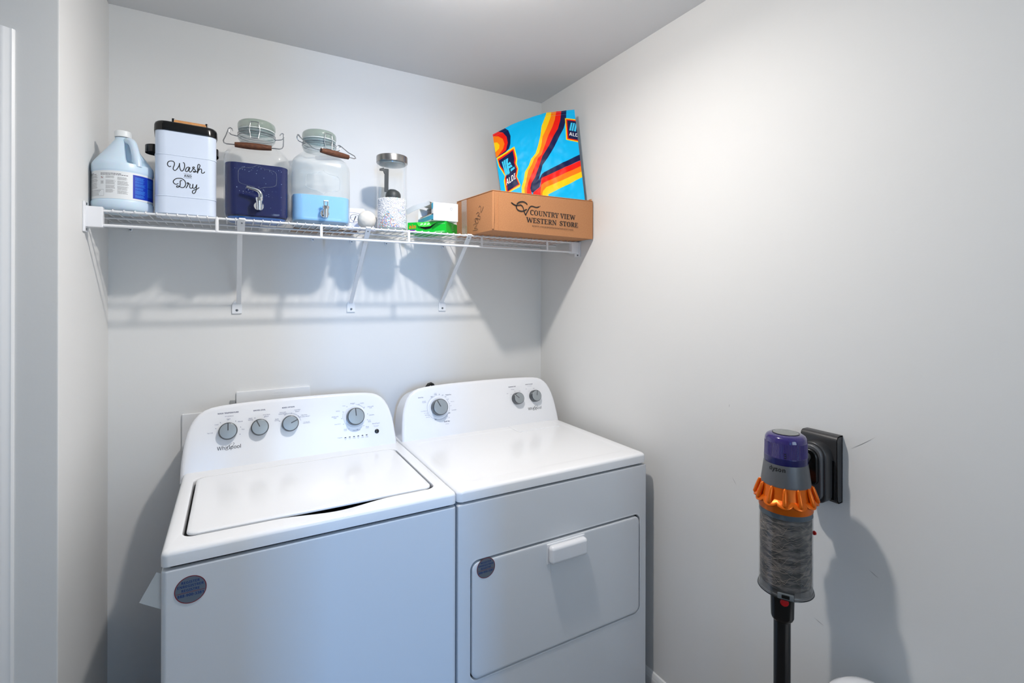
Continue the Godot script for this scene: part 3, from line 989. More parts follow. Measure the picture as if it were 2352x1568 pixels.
func build_jug() -> void:
	var o := Vector3(-0.2905, SHELF, -1.868)
	var t := thing("detergent_jug", "pale blue plastic gallon jug with a white cap and a printed label", "jug", o)
	var hand := 50.0
	var rows := [[0.0, 0.062], [0.003, 0.0685], [0.008, 0.0725], [0.016, 0.0742], [0.026, 0.0744], [0.0285, 0.0732], [0.031, 0.0722], [0.072, 0.0722], [0.112, 0.0722], [0.1145, 0.0732], [0.118, 0.0742], [0.131, 0.074], [0.138, 0.0725], [0.144, 0.0695], [0.155, 0.0625], [0.168, 0.0535], [0.182, 0.0435], [0.196, 0.034], [0.207, 0.0265], [0.2145, 0.0215], [0.2195, 0.0195], [0.2235, 0.0195], [0.224, 0.015]]
	var rings := []
	var n := 96
	for q in rows:
		var r := PackedVector3Array()
		for j in n:
			var a := 360.0 * j / n
			var rr: float = q[1]
			# a softly squared belly
			rr *= 1.0 + 0.012 * cos(deg_to_rad(4.0 * a)) * (1.0 if q[0] < 0.14 else 0.4)
			# the hollow behind the grip
			var away := absf(wrapf(a - hand, -180.0, 180.0))
			var w := smoothstep(1.0, 0.0, clampf((away - 16.0) / 14.0, 0.0, 1.0)) * smoothstep(0.139, 0.148, q[0]) * smoothstep(0.216, 0.203, q[0])
			rr = lerpf(rr, minf(rr, 0.021), w * 0.85)
			r.append(radial(o, a, rr, q[0]))
		rings.append(r)
	var plastic := mat(Color(0.81, 0.885, 0.945), 0.32)
	plastic.subsurf_scatter_enabled = true
	plastic.subsurf_scatter_strength = 0.25
	var s := Shape.new()
	s.loft(rings)
	part("body", s, plastic, t)
	s = Shape.new()
	var grip := []
	for q in Shape.smooth([Vector2(0.016, 0.214), Vector2(0.03, 0.212), Vector2(0.042, 0.205), Vector2(0.05, 0.19), Vector2(0.058, 0.168), Vector2(0.064, 0.148), Vector2(0.066, 0.132)], 5):
		grip.append(radial(o, hand, q.x, q.y))
	s.tube(grip, 0.0105, 16)
	part("grip", s, plastic, t)
	s = Shape.new()
	s.lathe([[0.0205, 0.226], [0.0212, 0.228], [0.0212, 0.241], [0.0198, 0.244], [0.0, 0.2445]], 40, at(o.x, o.y, o.z))
	part("cap", s, mat(Color(0.92, 0.93, 0.93), 0.4), t, "white screw cap")
	# the label, wrapped round
	var W := 1400
	var H := 330
	var im := Image.create(W, H, false, Image.FORMAT_RGB8)
	im.fill(Color(0.905, 0.915, 0.925))
	var rng := RandomNumberGenerator.new()
	rng.seed = 11
	var gray := Color(0.5, 0.5, 0.51)
	for b in [[30, 58, 110, 95], [30, 103, 110, 142], [30, 150, 105, 215], [128, 58, 290, 92], [128, 100, 300, 138], [128, 146, 290, 215], [420, 62, 540, 92], [420, 112, 545, 166], [420, 174, 545, 214], [420, 222, 530, 262], [565, 72, 690, 108], [565, 118, 700, 172], [565, 180, 695, 226], [565, 232, 690, 272], [-20, 60, 18, 215]]:
		var y: int = b[1]
		while y < b[3]:
			var xx: int = maxi(0, b[0])
			var stop: int = b[2] - rng.randi_range(0, 26)
			while xx < stop:
				var len_ := rng.randi_range(4, 15)
				im.fill_rect(Rect2i(xx, y, mini(len_, maxi(1, stop - xx)), 3), gray)
				xx += len_ + 3
			y += 6
	for b in [[30, 30, 210, 40], [30, 44, 250, 52], [345, 30, 600, 40], [345, 44, 690, 53]]:
		var xx: int = b[0]
		while xx < b[2]:
			var len_ := rng.randi_range(8, 26)
			im.fill_rect(Rect2i(xx, b[1], len_, 7), Color(0.3, 0.3, 0.31))
			xx += len_ + 5
	# warning box with a red flag, and two small pictograms
	for b in [[14, 226, 380, 2], [14, 300, 380, 2], [392, 230, 2, 68]]:
		im.fill_rect(Rect2i(b[0], b[1], b[2], b[3]), Color(0.4, 0.42, 0.45))
	fill(im, [Vector2(30, 232), Vector2(66, 246), Vector2(58, 284), Vector2(26, 272)], Color(0.78, 0.12, 0.1))
	im.fill_rect(Rect2i(64, 250, 4, 46), Color(0.6, 0.1, 0.1))
	for i in 4:
		var xx := 110
		while xx < 340 - i * 14:
			var len_ := rng.randi_range(10, 22)
			im.fill_rect(Rect2i(xx, 236 + i * 16, len_, 6), Color(0.45, 0.45, 0.47))
			xx += len_ + 4
	im.fill_rect(Rect2i(345, 66, 46, 32), Color(0.83, 0.84, 0.85))
	fill(im, [Vector2(352, 72), Vector2(368, 82), Vector2(384, 92), Vector2(372, 90), Vector2(356, 84)], Color(0.6, 0.12, 0.12))
	im.fill_rect(Rect2i(345, 120, 46, 40), Color(0.78, 0.79, 0.8))
	im.fill_rect(Rect2i(362, 134, 12, 10), Color(0.55, 0.55, 0.56))
	# the blue panel
	im.fill_rect(Rect2i(745, 22, W - 745, H - 44), Color(0.0, 0.19, 0.68))
	var pale := Color(0.25, 0.55, 0.88)
	for b in [[775, 46, 925, 84], [775, 92, 910, 118], [775, 126, 930, 160], [775, 170, 905, 196], [775, 204, 930, 252], [775, 260, 920, 290], [965, 46, 1130, 150], [965, 160, 1130, 262], [1170, 46, 1330, 250]]:
		var y: int = b[1]
		while y < b[3]:
			var xx: int = b[0]
			var stop: int = b[2] - rng.randi_range(0, 34)
			while xx < stop:
				var len_ := rng.randi_range(6, 18)
				im.fill_rect(Rect2i(xx, y, mini(len_, maxi(1, stop - xx)), 4), pale)
				xx += len_ + 3
			y += 7
	var lm := mat(Color.WHITE, 0.4)
	lm.albedo_texture = ImageTexture.create_from_image(im)
	s = Shape.new()
	var m := 60
	var from := 180.0
	var to := -40.0
	for j in m:
		var u0 := float(j) / m
		var u1 := float(j + 1) / m
		var q := []
		for uv in [Vector2(u0, 1), Vector2(u1, 1), Vector2(u1, 0), Vector2(u0, 0)]:
			var a := lerpf(from, to, uv.x)
			var rr := 0.0722 * (1.0 + 0.012 * cos(deg_to_rad(4.0 * a))) + 0.0004
			q.append(radial(o, a, rr, lerpf(0.1115, 0.0315, uv.y)))
		s.tri(q[0], q[1], q[2], Vector2(u0, 1), Vector2(u1, 1), Vector2(u1, 0))
		s.tri(q[0], q[2], q[3], Vector2(u0, 1), Vector2(u1, 0), Vector2(u0, 0))
	part("label", s, lm, t, "printed label with small grey text and a blue panel")

func build_tin() -> void:
	var turn := deg_to_rad(5.0)
	var e := Vector3(cos(turn), 0, -sin(turn))
	var fwd := Vector3(sin(turn), 0, cos(turn))
	var corner := Vector3(-0.205, SHELF, -1.797)
	var mid := corner + e * 0.0795 - fwd * 0.066
	var xf := Transform3D(Basis(e, Vector3.UP, fwd), mid)
	var t := thing("laundry_tin", "white enamel tin lettered in black script, with a black lid and a wooden lid bar", "tin", mid)
	var enamel := mat(Color(0.84, 0.885, 0.955), 0.16)
	var s := Shape.new()
	var w := 0.159
	var d := 0.132
	s.stack([[0.0, w - 0.004, d - 0.004, 0.026], [0.002, w, d, 0.028], [0.0515, w, d, 0.028], [0.0525, w + 0.0024, d + 0.0024, 0.028], [0.054, w + 0.0024, d + 0.0024, 0.028], [0.055, w, d, 0.028], [0.176, w, d, 0.028], [0.177, w + 0.0024, d + 0.0024, 0.028], [0.1785, w + 0.0024, d + 0.0024, 0.028], [0.1795, w, d, 0.028], [0.252, w, d, 0.028]], xf, 10)
	part("body", s, enamel, t, "", 30.0)
	s = Shape.new()
	s.stack([[0.2495, w + 0.004, d + 0.004, 0.03], [0.2515, w + 0.006, d + 0.006, 0.031], [0.268, w + 0.005, d + 0.005, 0.031], [0.2745, w + 0.001, d + 0.001, 0.029], [0.2785, w - 0.008, d - 0.008, 0.026], [0.2795, w - 0.02, d - 0.02, 0.022]], xf, 10)
	part("lid", s, M.black, t, "glossy black lid")
	s = Shape.new()
	s.tube([xf * Vector3(-0.033, 0.294, 0.0), xf * Vector3(0.053, 0.294, 0.0)], 0.0098, 16)
	part("lid_bar", s, M.wood_pale, t, "pale wooden bar on the lid")
	for x in [-0.0345, 0.0545]:
		s = Shape.new()
		s.box(Vector3(0.0075, 0.03, 0.018), 0.002, xf * at(x, 0.2905, 0.0), 2)
		part("bar_post", s, M.black, t)
	for side in [-1, 1]:
		s = Shape.new()
		var loop := []
		for i in 15:
			var a := lerpf(-PI / 2, PI / 2, i / 14.0)
			loop.append(Vector3(side * (w / 2 + (0.026 if side < 0 else 0.009) * cos(a)), 0.205 - 0.008 * cos(a) + (0.012 if side > 0 else 0.0), 0.03 * sin(a)))
		var arc := PackedVector2Array()
		for i in 15:
			arc.append(Vector2(loop[i].x, -loop[i].z))
		for i in range(14, -1, -1):
			arc.append(Vector2(loop[i].x - side * 0.0024 * cos(lerpf(-PI / 2, PI / 2, i / 14.0)), -loop[i].z * 0.94))
		s.prism(arc, 0.0225, 0.0008, xf * Transform3D(Basis(Vector3.RIGHT, Vector3.FORWARD, Vector3.UP), Vector3(0, 0.212 + (0.012 if side > 0 else 0.0), 0)), 1)
		part("side_handle", s, M.black, t)
	# the lettering
	var ink := xf * at(-w / 2, 0, d / 2 + 0.0004)
	s = Shape.new()
	for q in ["389,1425 358,1407 321,1439 310,1496 341,1559 399,1585 454,1577 482,1539 479,1476 458,1397 455,1346 483,1313 524,1332 566,1397 601,1478 613,1547 611,1479 622,1396 646,1333 674,1320 706,1354 731,1421 740,1499 730,1565 704,1582",
			"876,1447 840,1463 798,1440 766,1384 766,1333 794,1320 830,1359 855,1440 873,1442 855,1380 862,1330 891,1321 926,1365 962,1438 994,1473 969,1491 944,1466 962,1438 1002,1410 1023,1370 1002,1333 966,1336 977,1359 1013,1347 1062,1356",
			"1070,1317 1077,1413 1074,1498 1084,1568 1110,1589 1135,1559 1121,1488 1085,1405 1074,1318", "1074,1330 1096,1390 1135,1447 1172,1452 1179,1402 1176,1350 1201,1327 1234,1341 1260,1375",
			"574,926 539,900 490,907 459,949 466,1004 518,1062 594,1089 678,1084 742,1033 767,960 756,882 721,831 672,816 623,835 574,859 539,842 549,814 588,823 623,865 630,942 629,1001 645,1025 668,1027",
			"781,822 813,889 841,961 831,985 806,974 820,950 856,950 881,941 870,880 881,834 913,826 945,860 956,955", "956,955 949,890 956,840 988,831 1024,874 1053,950", "1053,950 1046,877 1039,799 1017,719 978,671 942,693 945,744 992,784 1057,818 1111,868"]:
		s.ribbon(pts(q, 0.0001), 0.0024, ink)
	write(s, "AND", ink, 0.0822, 0.1154, 0.0068, true)
	s.ribbon([Vector2(0.0717, 0.1249), Vector2(0.0822, 0.1249), Vector2(0.0925, 0.1251)], 0.0006, ink)
	s.ribbon([Vector2(0.0717, 0.1128), Vector2(0.0822, 0.1128), Vector2(0.0927, 0.1132)], 0.0006, ink)
	part("lettering", s, M.ink, t)

func build_jar(o: Vector3, turn: float, level: float, liquid: Material, glass: Material, label: String, navy: bool) -> void:
	var t := thing("drink_dispenser", label, "jar", o, "glass dispenser jars")
	var xf := at(o.x, o.y, o.z)
	var w := 0.192
	var d := 0.168
	var s := Shape.new()
	s.stack([[0.0, w - 0.04, d - 0.04, 0.03], [0.002, w - 0.022, d - 0.022, 0.034], [0.007, w - 0.008, d - 0.008, 0.036], [0.014, w - 0.002, d - 0.002, 0.036], [0.022, w, d, 0.036], [0.195, w, d, 0.036], [0.212, w - 0.004, d - 0.003, 0.04], [0.227, w - 0.016, d - 0.01, 0.048], [0.240, w - 0.036, d - 0.025, 0.056], [0.251, w - 0.058, d - 0.044, 0.058], [0.260, 0.112, 0.108, 0.053], [0.266, 0.105, 0.104, 0.052], [0.272, 0.104, 0.104, 0.052]], xf, 12, true, false)
	part("glass_body", s, glass, t, "", 60.0)
	s = Shape.new()
	var h := level - o.y
	s.stack([[0.009, w - 0.03, d - 0.03, 0.03], [0.013, w - 0.012, d - 0.012, 0.033], [0.022, w - 0.0075, d - 0.0075, 0.034], [h - 0.001, w - 0.0075, d - 0.0075, 0.034], [h, w - 0.009, d - 0.009, 0.033]], xf, 10)
	part("liquid", s, liquid, t, "navy blue liquid" if navy else "light blue liquid")
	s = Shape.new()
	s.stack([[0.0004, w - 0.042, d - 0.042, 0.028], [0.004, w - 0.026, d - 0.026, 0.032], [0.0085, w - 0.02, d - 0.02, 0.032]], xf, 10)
	part("base", s, mat(Color(0.03, 0.42, 0.78), 0.1) if navy else mat(Color(0.35, 0.55, 0.68), 0.1), t, "thick glass foot with the glow of light through the liquid painted in")  # opaque blue stands in for light glowing through the liquid
	# neck with two beads, rubber ring, domed lid
	s = Shape.new()
	s.lathe([[0.052, 0.270], [0.054, 0.274], [0.0565, 0.278], [0.0565, 0.284], [0.0535, 0.288], [0.053, 0.293], [0.0555, 0.296], [0.0555, 0.302], [0.052, 0.304]], 56, xf)
	part("neck", s, M.glass_neck, t, "", 60.0)
	s = Shape.new()
	s.lathe([[0.05, 0.3045], [0.0555, 0.3055], [0.056, 0.3085], [0.0535, 0.3095]], 48, xf)
	part("rubber_ring", s, mat(Color(0.8, 0.83, 0.82), 0.4), t)
	s = Shape.new()
	s.lathe([[0.05, 0.308], [0.055, 0.3095], [0.0575, 0.314], [0.0575, 0.325], [0.0555, 0.3315], [0.05, 0.336], [0.04, 0.339], [0.02, 0.342], [0.0, 0.343]], 56, xf)
	part("lid", s, M.glass_lid, t, "greenish glass lid", 60.0)
	# wires
	var a := deg_to_rad(turn)
	var e := Vector3(cos(a), 0, -sin(a))
	var f := Vector3(sin(a), 0, cos(a))
	var P := func(x: float, y: float, z: float) -> Vector3: return o + e * x + Vector3.UP * y + f * z
	var loop := []
	for y in [0.2865, 0.2945]:
		s = Shape.new()
		loop = []
		for i in 48:
			loop.append(o + Vector3(cos(TAU * i / 48) * 0.0568, y, sin(TAU * i / 48) * 0.0568))
		s.tube(loop, 0.0012, 8, true)
		part("clamp_wire", s, M.wire, t)
	s = Shape.new()
	for x in [-0.0125, 0.0125]:
		s.tube([P.call(x, 0.322, 0.0585), P.call(x, 0.314, 0.0615), P.call(x * 1.2, 0.302, 0.0615), P.call(x * 1.2, 0.29, 0.0595), P.call(x, 0.279, 0.0615), P.call(x * 0.9, 0.268, 0.0625)], 0.0012, 8)
	s.tube([P.call(-0.0125, 0.322, 0.0585), P.call(0.0, 0.3235, 0.0592), P.call(0.0125, 0.322, 0.0585)], 0.0012, 8)
	s.tube([P.call(-0.0113, 0.268, 0.0625), P.call(0.0113, 0.268, 0.0625)], 0.0012, 8)
	part("clasp", s, M.wire, t)
	for side in [-1, 1]:
		s = Shape.new()
		var ear := []
		for q in Shape.smooth([Vector2(0.0565, 0.2865), Vector2(0.068, 0.288), Vector2(0.078, 0.291), Vector2(0.083, 0.300), Vector2(0.0815, 0.3105), Vector2(0.0765, 0.311), Vector2(0.0725, 0.3065), Vector2(0.071, 0.3015)], 4):
			ear.append(P.call(side * q.x, q.y, 0.0))
		s.tube(ear, 0.0016, 8)
		part("ear", s, M.wire, t)
	var reach := 0.0925 if navy else 0.101
	var low := 0.2325 if navy else 0.2445
	var hang := []
	for q in [Vector3(0.0805, 0.3105, 0.002), Vector3(0.0825, 0.3075, 0.007), Vector3(0.085, lerpf(0.31, low, 0.5), reach * 0.5), Vector3(0.0865, low + 0.014, reach * 0.86), Vector3(0.0835, low + 0.0035, reach * 0.98), Vector3(0.076, low, reach), Vector3(0.05, low, reach)]:
		hang.append(q)
	for side in [-1, 1]:
		s = Shape.new()
		var path := []
		for q in hang:
			path.append(P.call(side * q.x, q.y, q.z))
		s.tube(path, 0.0017, 8)
		part("handle_wire", s, M.wire, t)
	s = Shape.new()
	var gp := []
	var gr := []
	for i in 13:
		var u := lerpf(-1.0, 1.0, i / 12.0)
		gp.append(P.call(u * 0.0525, low, reach))
		gr.append(0.0105 - 0.0028 * u * u)
	s.tube(gp, gr, 18)
	part("wooden_grip", s, M.wood, t, "turned wooden grip on the wire handle")
	# raised shield on the front of the glass
	var front := xf * at(0, 0, d / 2 + 0.0003)
	s = Shape.new()
	var shield := pts("-55,150 -50,159 -38,163 -20,166 -8,171 0,176 8,171 20,166 38,163 50,159 55,150 55,122 50,113 38,109 20,106 8,101 0,96 -8,101 -20,106 -38,109 -50,113 -55,122 -55,150", 0.001)
	var sh := []
	for q in Shape.smooth(shield, 4):
		sh.append(front * Vector3(q.x, q.y + (0.008 if not navy else 0.0), 0.0))
	s.tube(sh, 0.0011, 6)
	part("raised_shield", s, glass, t)
	# the tap
	var k := Node3D.new()
	k.name = "tap"
	t.add_child(k)
	var tx := 0.0035 if navy else 0.006
	var ty := 0.0435 if navy else 0.036
	var out := Basis(Vector3.RIGHT, PI / 2)
	s = Shape.new()
	s.lathe([[0.0145, 0.0], [0.0145, 0.004], [0.012, 0.007], [0.0085, 0.009], [0.0085, 0.022]], 32, Transform3D(out, front * Vector3(tx, ty, 0)))
	part("flange", s, M.chrome, k)
	s = Shape.new()
	s.lathe([[0.0, -0.017], [0.0062, -0.017], [0.0066, -0.0165], [0.0098, 0.012], [0.0115, 0.014], [0.0115, 0.022], [0.009, 0.024], [0.0, 0.0245]], 28, Transform3D(Basis(), front * Vector3(tx, ty, 0.026)))
	part("barrel", s, M.chrome, k)
	s = Shape.new()
	if navy:
		var lev := []
		for q in Shape.smooth([Vector2(0.004, 0.022), Vector2(0.0035, 0.033), Vector2(-0.001, 0.042), Vector2(-0.012, 0.048), Vector2(-0.026, 0.051), Vector2(-0.036, 0.0545)], 5):
			lev.append(front * Vector3(tx + q.x, ty + q.y, 0.026))
		var rad := []
		for i in lev.size():
			rad.append(lerpf(0.0078, 0.0036, float(i) / (lev.size() - 1)))
		s.tube(lev, rad, 14)
		part("lever", s, M.chrome, k)
	else:
		for x in [-0.0055, 0.0055]:
			s.tube([front * Vector3(tx + x, ty + 0.022, 0.026), front * Vector3(tx + x * 1.15, ty + 0.0385, 0.027)], 0.0022, 8)
		s.box(Vector3(0.0175, 0.005, 0.007), 0.0015, front * at(tx, ty + 0.0395, 0.027), 2)
		part("lever", s, M.chrome, k)
	# bubbles or drops caught on the glass
	var rng := RandomNumberGenerator.new()
	rng.seed = 5 if navy else 6
	s = Shape.new()
	for i in (70 if navy else 26):
		var bx := rng.randf_range(-0.07, 0.072)
		var by: float = [rng.randf_range(0.15, 0.168), rng.randf_range(0.075, 0.1), rng.randf_range(0.03, 0.17)][i % 3]
		if not navy:
			by = rng.randf_range(0.085, 0.096) if i < 18 else rng.randf_range(0.02, 0.09)
		var br := rng.randf_range(0.0004, 0.0009)
		s.lathe([[br, 0.0], [br * 0.7, br * 0.6], [0.0, br * 0.9]], 7, Transform3D(out, front * Vector3(bx, by, 0.0)))
	var bub := part("bubbles", s, mat(Color(0.75, 0.82, 0.95), 0.1), t)
	bub.set_meta("kind", "stuff")

func build_canister() -> void:
	var o := Vector3(0.527, SHELF, -1.872)
	var xf := at(o.x, o.y, o.z)
	var t := thing("glass_canister", "tall glass canister with a brushed steel lid, holding scent beads and a black scoop", "canister", o)
	var R := 0.0562
	var s := Shape.new()
	s.lathe([[R - 0.005, 0.0], [R - 0.001, 0.002], [R, 0.006], [R, 0.262]], 64, xf)
	part("glass_body", s, M.glass, t, "", 60.0)
	s = Shape.new()
	s.lathe([[R - 0.008, 0.0015], [R - 0.004, 0.004], [R - 0.004, 0.009], [R - 0.006, 0.010]], 64, xf)
	part("glass_foot", s, sheet(Color(0.7, 0.76, 0.76), 0.5, 0.05), t)
	s = Shape.new()
	s.lathe([[R - 0.004, 0.2585], [R + 0.001, 0.259], [R + 0.0022, 0.2605], [R + 0.0022, 0.282], [R + 0.0012, 0.284], [R - 0.003, 0.285], [0.0, 0.2855]], 72, xf)
	var lid := part("lid", s, M.steel, t, "brushed steel lid")
	s = Shape.new()
	s.lathe([[R - 0.012, 0.252], [R - 0.006, 0.2535], [R - 0.005, 0.259]], 48, xf)
	part("stopper", s, sheet(Color(0.55, 0.62, 0.64), 0.55, 0.15), lid)
	# the beads
	var rng := RandomNumberGenerator.new()
	rng.seed = 21
	var core := Shape.new()
	core.lathe([[R - 0.006, 0.0105], [R - 0.0058, 0.118], [R - 0.02, 0.1215], [0.0, 0.1225]], 40, xf)
	part("bead_fill", core, mat(Color(0.93, 0.92, 0.92), 0.6), t, "white scent beads seen as one mass")
	var mm := MultiMesh.new()
	mm.transform_format = MultiMesh.TRANSFORM_3D
	mm.use_colors = true
	var ball := SphereMesh.new()
	ball.radius = 0.00175
	ball.height = 0.0035
	ball.radial_segments = 8
	ball.rings = 4
	mm.mesh = ball
	var n := 4200
	mm.instance_count = n
	var white := [Color(0.93, 0.925, 0.925), Color(0.9, 0.89, 0.9), Color(0.95, 0.94, 0.935)]
	var hues := [Color(0.93, 0.58, 0.42), Color(0.5, 0.83, 0.78), Color(0.66, 0.6, 0.85), Color(0.95, 0.7, 0.55), Color(0.6, 0.74, 0.9), Color(0.97, 0.92, 0.9)]
	for i in n:
		var a := rng.randf_range(-PI, PI)
		var y := rng.randf_range(0.0115, 0.1205)
		var r := R - 0.0042 - rng.randf_range(0.0, 0.0014)
		if i % 7 == 0:
			r = (R - 0.006) * sqrt(rng.randf())
			y = 0.1235 - 0.003 * r / R + rng.randf_range(-0.001, 0.001)
		mm.set_instance_transform(i, Transform3D(Basis(), Vector3(cos(a) * r, y, sin(a) * r)))
		# a drift of coloured beads at the front left foot
		var front := wrapf(rad_to_deg(a) - 106.0, -180, 180) / 90.0      # -1 right rim .. 1 left rim
		var hill := 0.05 * exp(-pow((front - 0.12) / 0.36, 2)) + 0.024 * exp(-pow((front - 0.45) / 0.35, 2)) + 0.004
		var c: Color = white[i % 3]
		if y < hill + rng.randf_range(-0.005, 0.003) and absf(front) < 1.1:
			c = hues[rng.randi_range(0, 5)]
		elif front < 0.2 and rng.randf() < 0.045:
			c = hues[rng.randi_range(0, 4)]
		mm.set_instance_color(i, c.srgb_to_linear())
	var mi := MultiMeshInstance3D.new()
	mi.name = "scent_beads"
	mi.multimesh = mm
	var bm := mat(Color.WHITE, 0.45)
	bm.vertex_color_use_as_albedo = true
	mi.material_override = bm
	mi.set_meta("kind", "stuff")
	mi.set_meta("label", "tiny white and pastel scent beads")
	t.add_child(mi)
	# the scoop stuck in the beads: a thing of its own
	var c := thing("scoop", "black plastic scoop standing bowl down in the beads of the glass canister", "scoop", o + Vector3(0.0, 0.12, 0.012))
	s = Shape.new()
	var dusty := mat(Color(0.13, 0.14, 0.15), 0.5)
	var bowl := o + Vector3(-0.001, 0.1285, 0.016)
	s.lathe([[0.027, -0.006], [0.0285, 0.0], [0.028, 0.010], [0.025, 0.018], [0.019, 0.0245], [0.01, 0.028], [0.0, 0.029]], 36, Transform3D(Basis(Vector3.BACK, deg_to_rad(-14)), bowl))
	part("bowl", s, dusty, c)
	s = Shape.new()
	var p0 := bowl + Vector3(-0.008, 0.02, 0.004)
	var p1 := bowl + Vector3(-0.0445, 0.099, 0.008)
	s.box(Vector3(0.0155, (p1 - p0).length(), 0.0045), 0.0018, facing((p0 + p1) / 2, Vector3.RIGHT, p1 - p0), 2)
	part("shaft", s, dusty, c)
	s = Shape.new()
	s.prism(PackedVector2Array([Vector2(-0.008, -0.006), Vector2(0.005, -0.006), Vector2(0.009, -0.015), Vector2(0.015, -0.018), Vector2(0.019, -0.0125), Vector2(0.007, 0.0065), Vector2(-0.008, 0.001)]), 0.0055, 0.001, Transform3D(Basis(), p1 + Vector3(0, 0, 0.003)), 2)
	part("hook", s, dusty, c)

func build_small_goods() -> void:
	# felt balls
	var felt := grainy(mat(Color(0.85, 0.825, 0.785), 0.95), 0.2, 20.0, 3.0, 5)
	var b := thing("dryer_ball", "cream felt dryer ball in front, between the light blue jar and the canister", "ball", Vector3(0.4245, SHELF, -1.838), "felt dryer balls")
	var s := Shape.new()
	var rng := RandomNumberGenerator.new()
	rng.seed = 4
	var noise := FastNoiseLite.new()
	noise.seed = 2
	noise.frequency = 18.0
	for kind in 1:
		var rings := []
		for i in 25:
			var th := PI * i / 24.0
			var r := PackedVector3Array()
			for j in 40:
				var d := Vector3(sin(th) * cos(TAU * j / 40), -cos(th), sin(th) * sin(TAU * j / 40))
				r.append(Vector3(0.4245, SHELF + 0.0325, -1.838) + d * (0.0325 + 0.0012 * noise.get_noise_3dv(d * 3.0)))
			rings.append(r)
		s.loft(rings, false, false)
	part("felt", s, felt, b, "", 80.0)
	var c := b.duplicate()
	c.name = numbered("dryer_ball")
	add_child(c)
	c.position = Vector3(0.487, SHELF, -1.972)
	c.rotation.y = 1.0
	c.set_meta("label", "cream felt dryer ball mostly hidden behind the glass canister")
	# a printed pouch leaning behind the light blue jar
	var p := thing("pouch", "white plastic pouch printed with a dark ring, slumped behind the dryer ball", "pouch", Vector3(0.40, SHELF, -1.92))
	var film := mat(Color(0.86, 0.87, 0.93), 0.3)
	s = Shape.new()
	var rings2 := []
	for i in 9:
		var v := i / 8.0
		var r := PackedVector3Array()
		var hw := 0.052 - 0.018 * v * v
		var depth := 0.018 * (1.0 - v) + 0.003
		var m := Vector3(0.419 - 0.012 * v, SHELF + 0.091 * v, -1.895 - 0.062 * v)
		for q in Shape.rrect(hw * 2, depth * 2, depth * 0.95, 5):
			r.append(m + Vector3(q.x, 0, q.y) + Vector3(0, 0.003 * sin(q.x * 90.0) * v, 0.0025 * sin(q.x * 70.0 + v * 5.0)))
		rings2.append(r)
	s.loft(rings2)
	part("film", s, film, p, "", 60.0)
	s = Shape.new()
	var pf := facing(Vector3(0.395, SHELF + 0.046, -1.9), Vector3.RIGHT, Vector3(0, 0.83, -0.55))
	s.ring(Vector3(0, -0.004, 0.003), 0.0185, 0.0016, pf)
	s.ribbon([Vector2(-0.004, -0.013), Vector2(0.0, -0.003), Vector2(0.003, 0.005)], 0.003, pf * at(0, 0, 0.003))
	s.ribbon([Vector2(-0.03, 0.021), Vector2(0.0, 0.022), Vector2(0.02, 0.017), Vector2(0.026, 0.006)], 0.0014, pf * at(0, 0, 0.003))
	s.ribbon([Vector2(-0.024, -0.027), Vector2(-0.004, -0.028), Vector2(0.014, -0.027)], 0.0014, pf * at(0, 0, 0.003))
	part("printing", s, M.ink, p)
	# a flat kraft bag lying under the jars
	var k := thing("paper_sheet", "flat brown and white paper packet lying on the wires under the light blue jar", "packet", Vector3(0.31, SHELF, -2.03))
	part("sheet", slab(Vector3(0.19, SHELF + 0.0002, -2.085), Vector3(0.42, SHELF + 0.008, -1.975), 0.002), mat(Color(0.66, 0.56, 0.48), 0.8), k)
	# dryer sheets: green carton set cornerwise
	var turn := deg_to_rad(-45.0)
	var e := Vector3(0.7071, 0, 0.7071)          # along the long front side, towards the near corner
	var f := Vector3(-0.7071, 0, 0.7071)         # out of that side
	var corner := Vector3(0.716, SHELF, -1.79)
	var mid := corner - e * 0.0825 - f * 0.056
	var g := thing("dryer_sheet_box", "low bright green carton of dryer sheets, opened along its front, set cornerwise", "box", mid)
	var green := mat(Color(0.03, 0.74, 0.2), 0.35)
	var gx := Transform3D(Basis(e, Vector3.UP, f), mid)
	s = Shape.new()
	s.box(Vector3(0.165, 0.0435, 0.112), 0.0012, gx * at(0, 0.0222, 0), 2)
	part("carton", s, green, g)
	var face := gx * at(-0.0825, 0, 0.0564)
	s = Shape.new()
	s.prism(PackedVector2Array([Vector2(0.041, 0.042), Vector2(0.058, 0.021), Vector2(0.078, 0.014), Vector2(0.098, 0.017), Vector2(0.128, 0.042)]), 0.002, 0.0004, face * at(0, 0, 0.0012), 1)
	part("opening", s, M.seal_or_gap_shade, g)
	s = Shape.new()
	var fl := face * Transform3D(Basis(Vector3.RIGHT, deg_to_rad(-24)), Vector3(0, 0.0435, 0.0005))
	s.prism(PackedVector2Array([Vector2(0.038, 0.0), Vector2(0.05, -0.0165), Vector2(0.056, -0.0195), Vector2(0.078, -0.022), Vector2(0.101, -0.02), Vector2(0.107, -0.016), Vector2(0.13, 0.0)]), 0.0008, 0.0002, fl, 1)
	var flap := part("flap", s, mat(Color(0.25, 0.83, 0.25), 0.4), g, "lighter green torn flap with white marks")
	s = Shape.new()
	for i in 3:
		s.ring(Vector3(0.064 + i * 0.0145, -0.0095, 0.0006), 0.0045, 0.0022, fl, 20)
		s.ribbon([Vector2(0.060 + i * 0.0145, -0.013), Vector2(0.058 + i * 0.0145, -0.0145)], 0.002, fl * at(0, 0, 0.0006))
	part("mark", s, mat(Color(0.9, 0.97, 0.9), 0.5), flap)
	s = Shape.new()
	write(s, "ain", face * at(0, 0, 0.0004), 0.0215, 0.0195, 0.0165, true)
	part("lettering", s, mat(Color(0.96, 0.45, 0.1), 0.5), g)
	s = Shape.new()
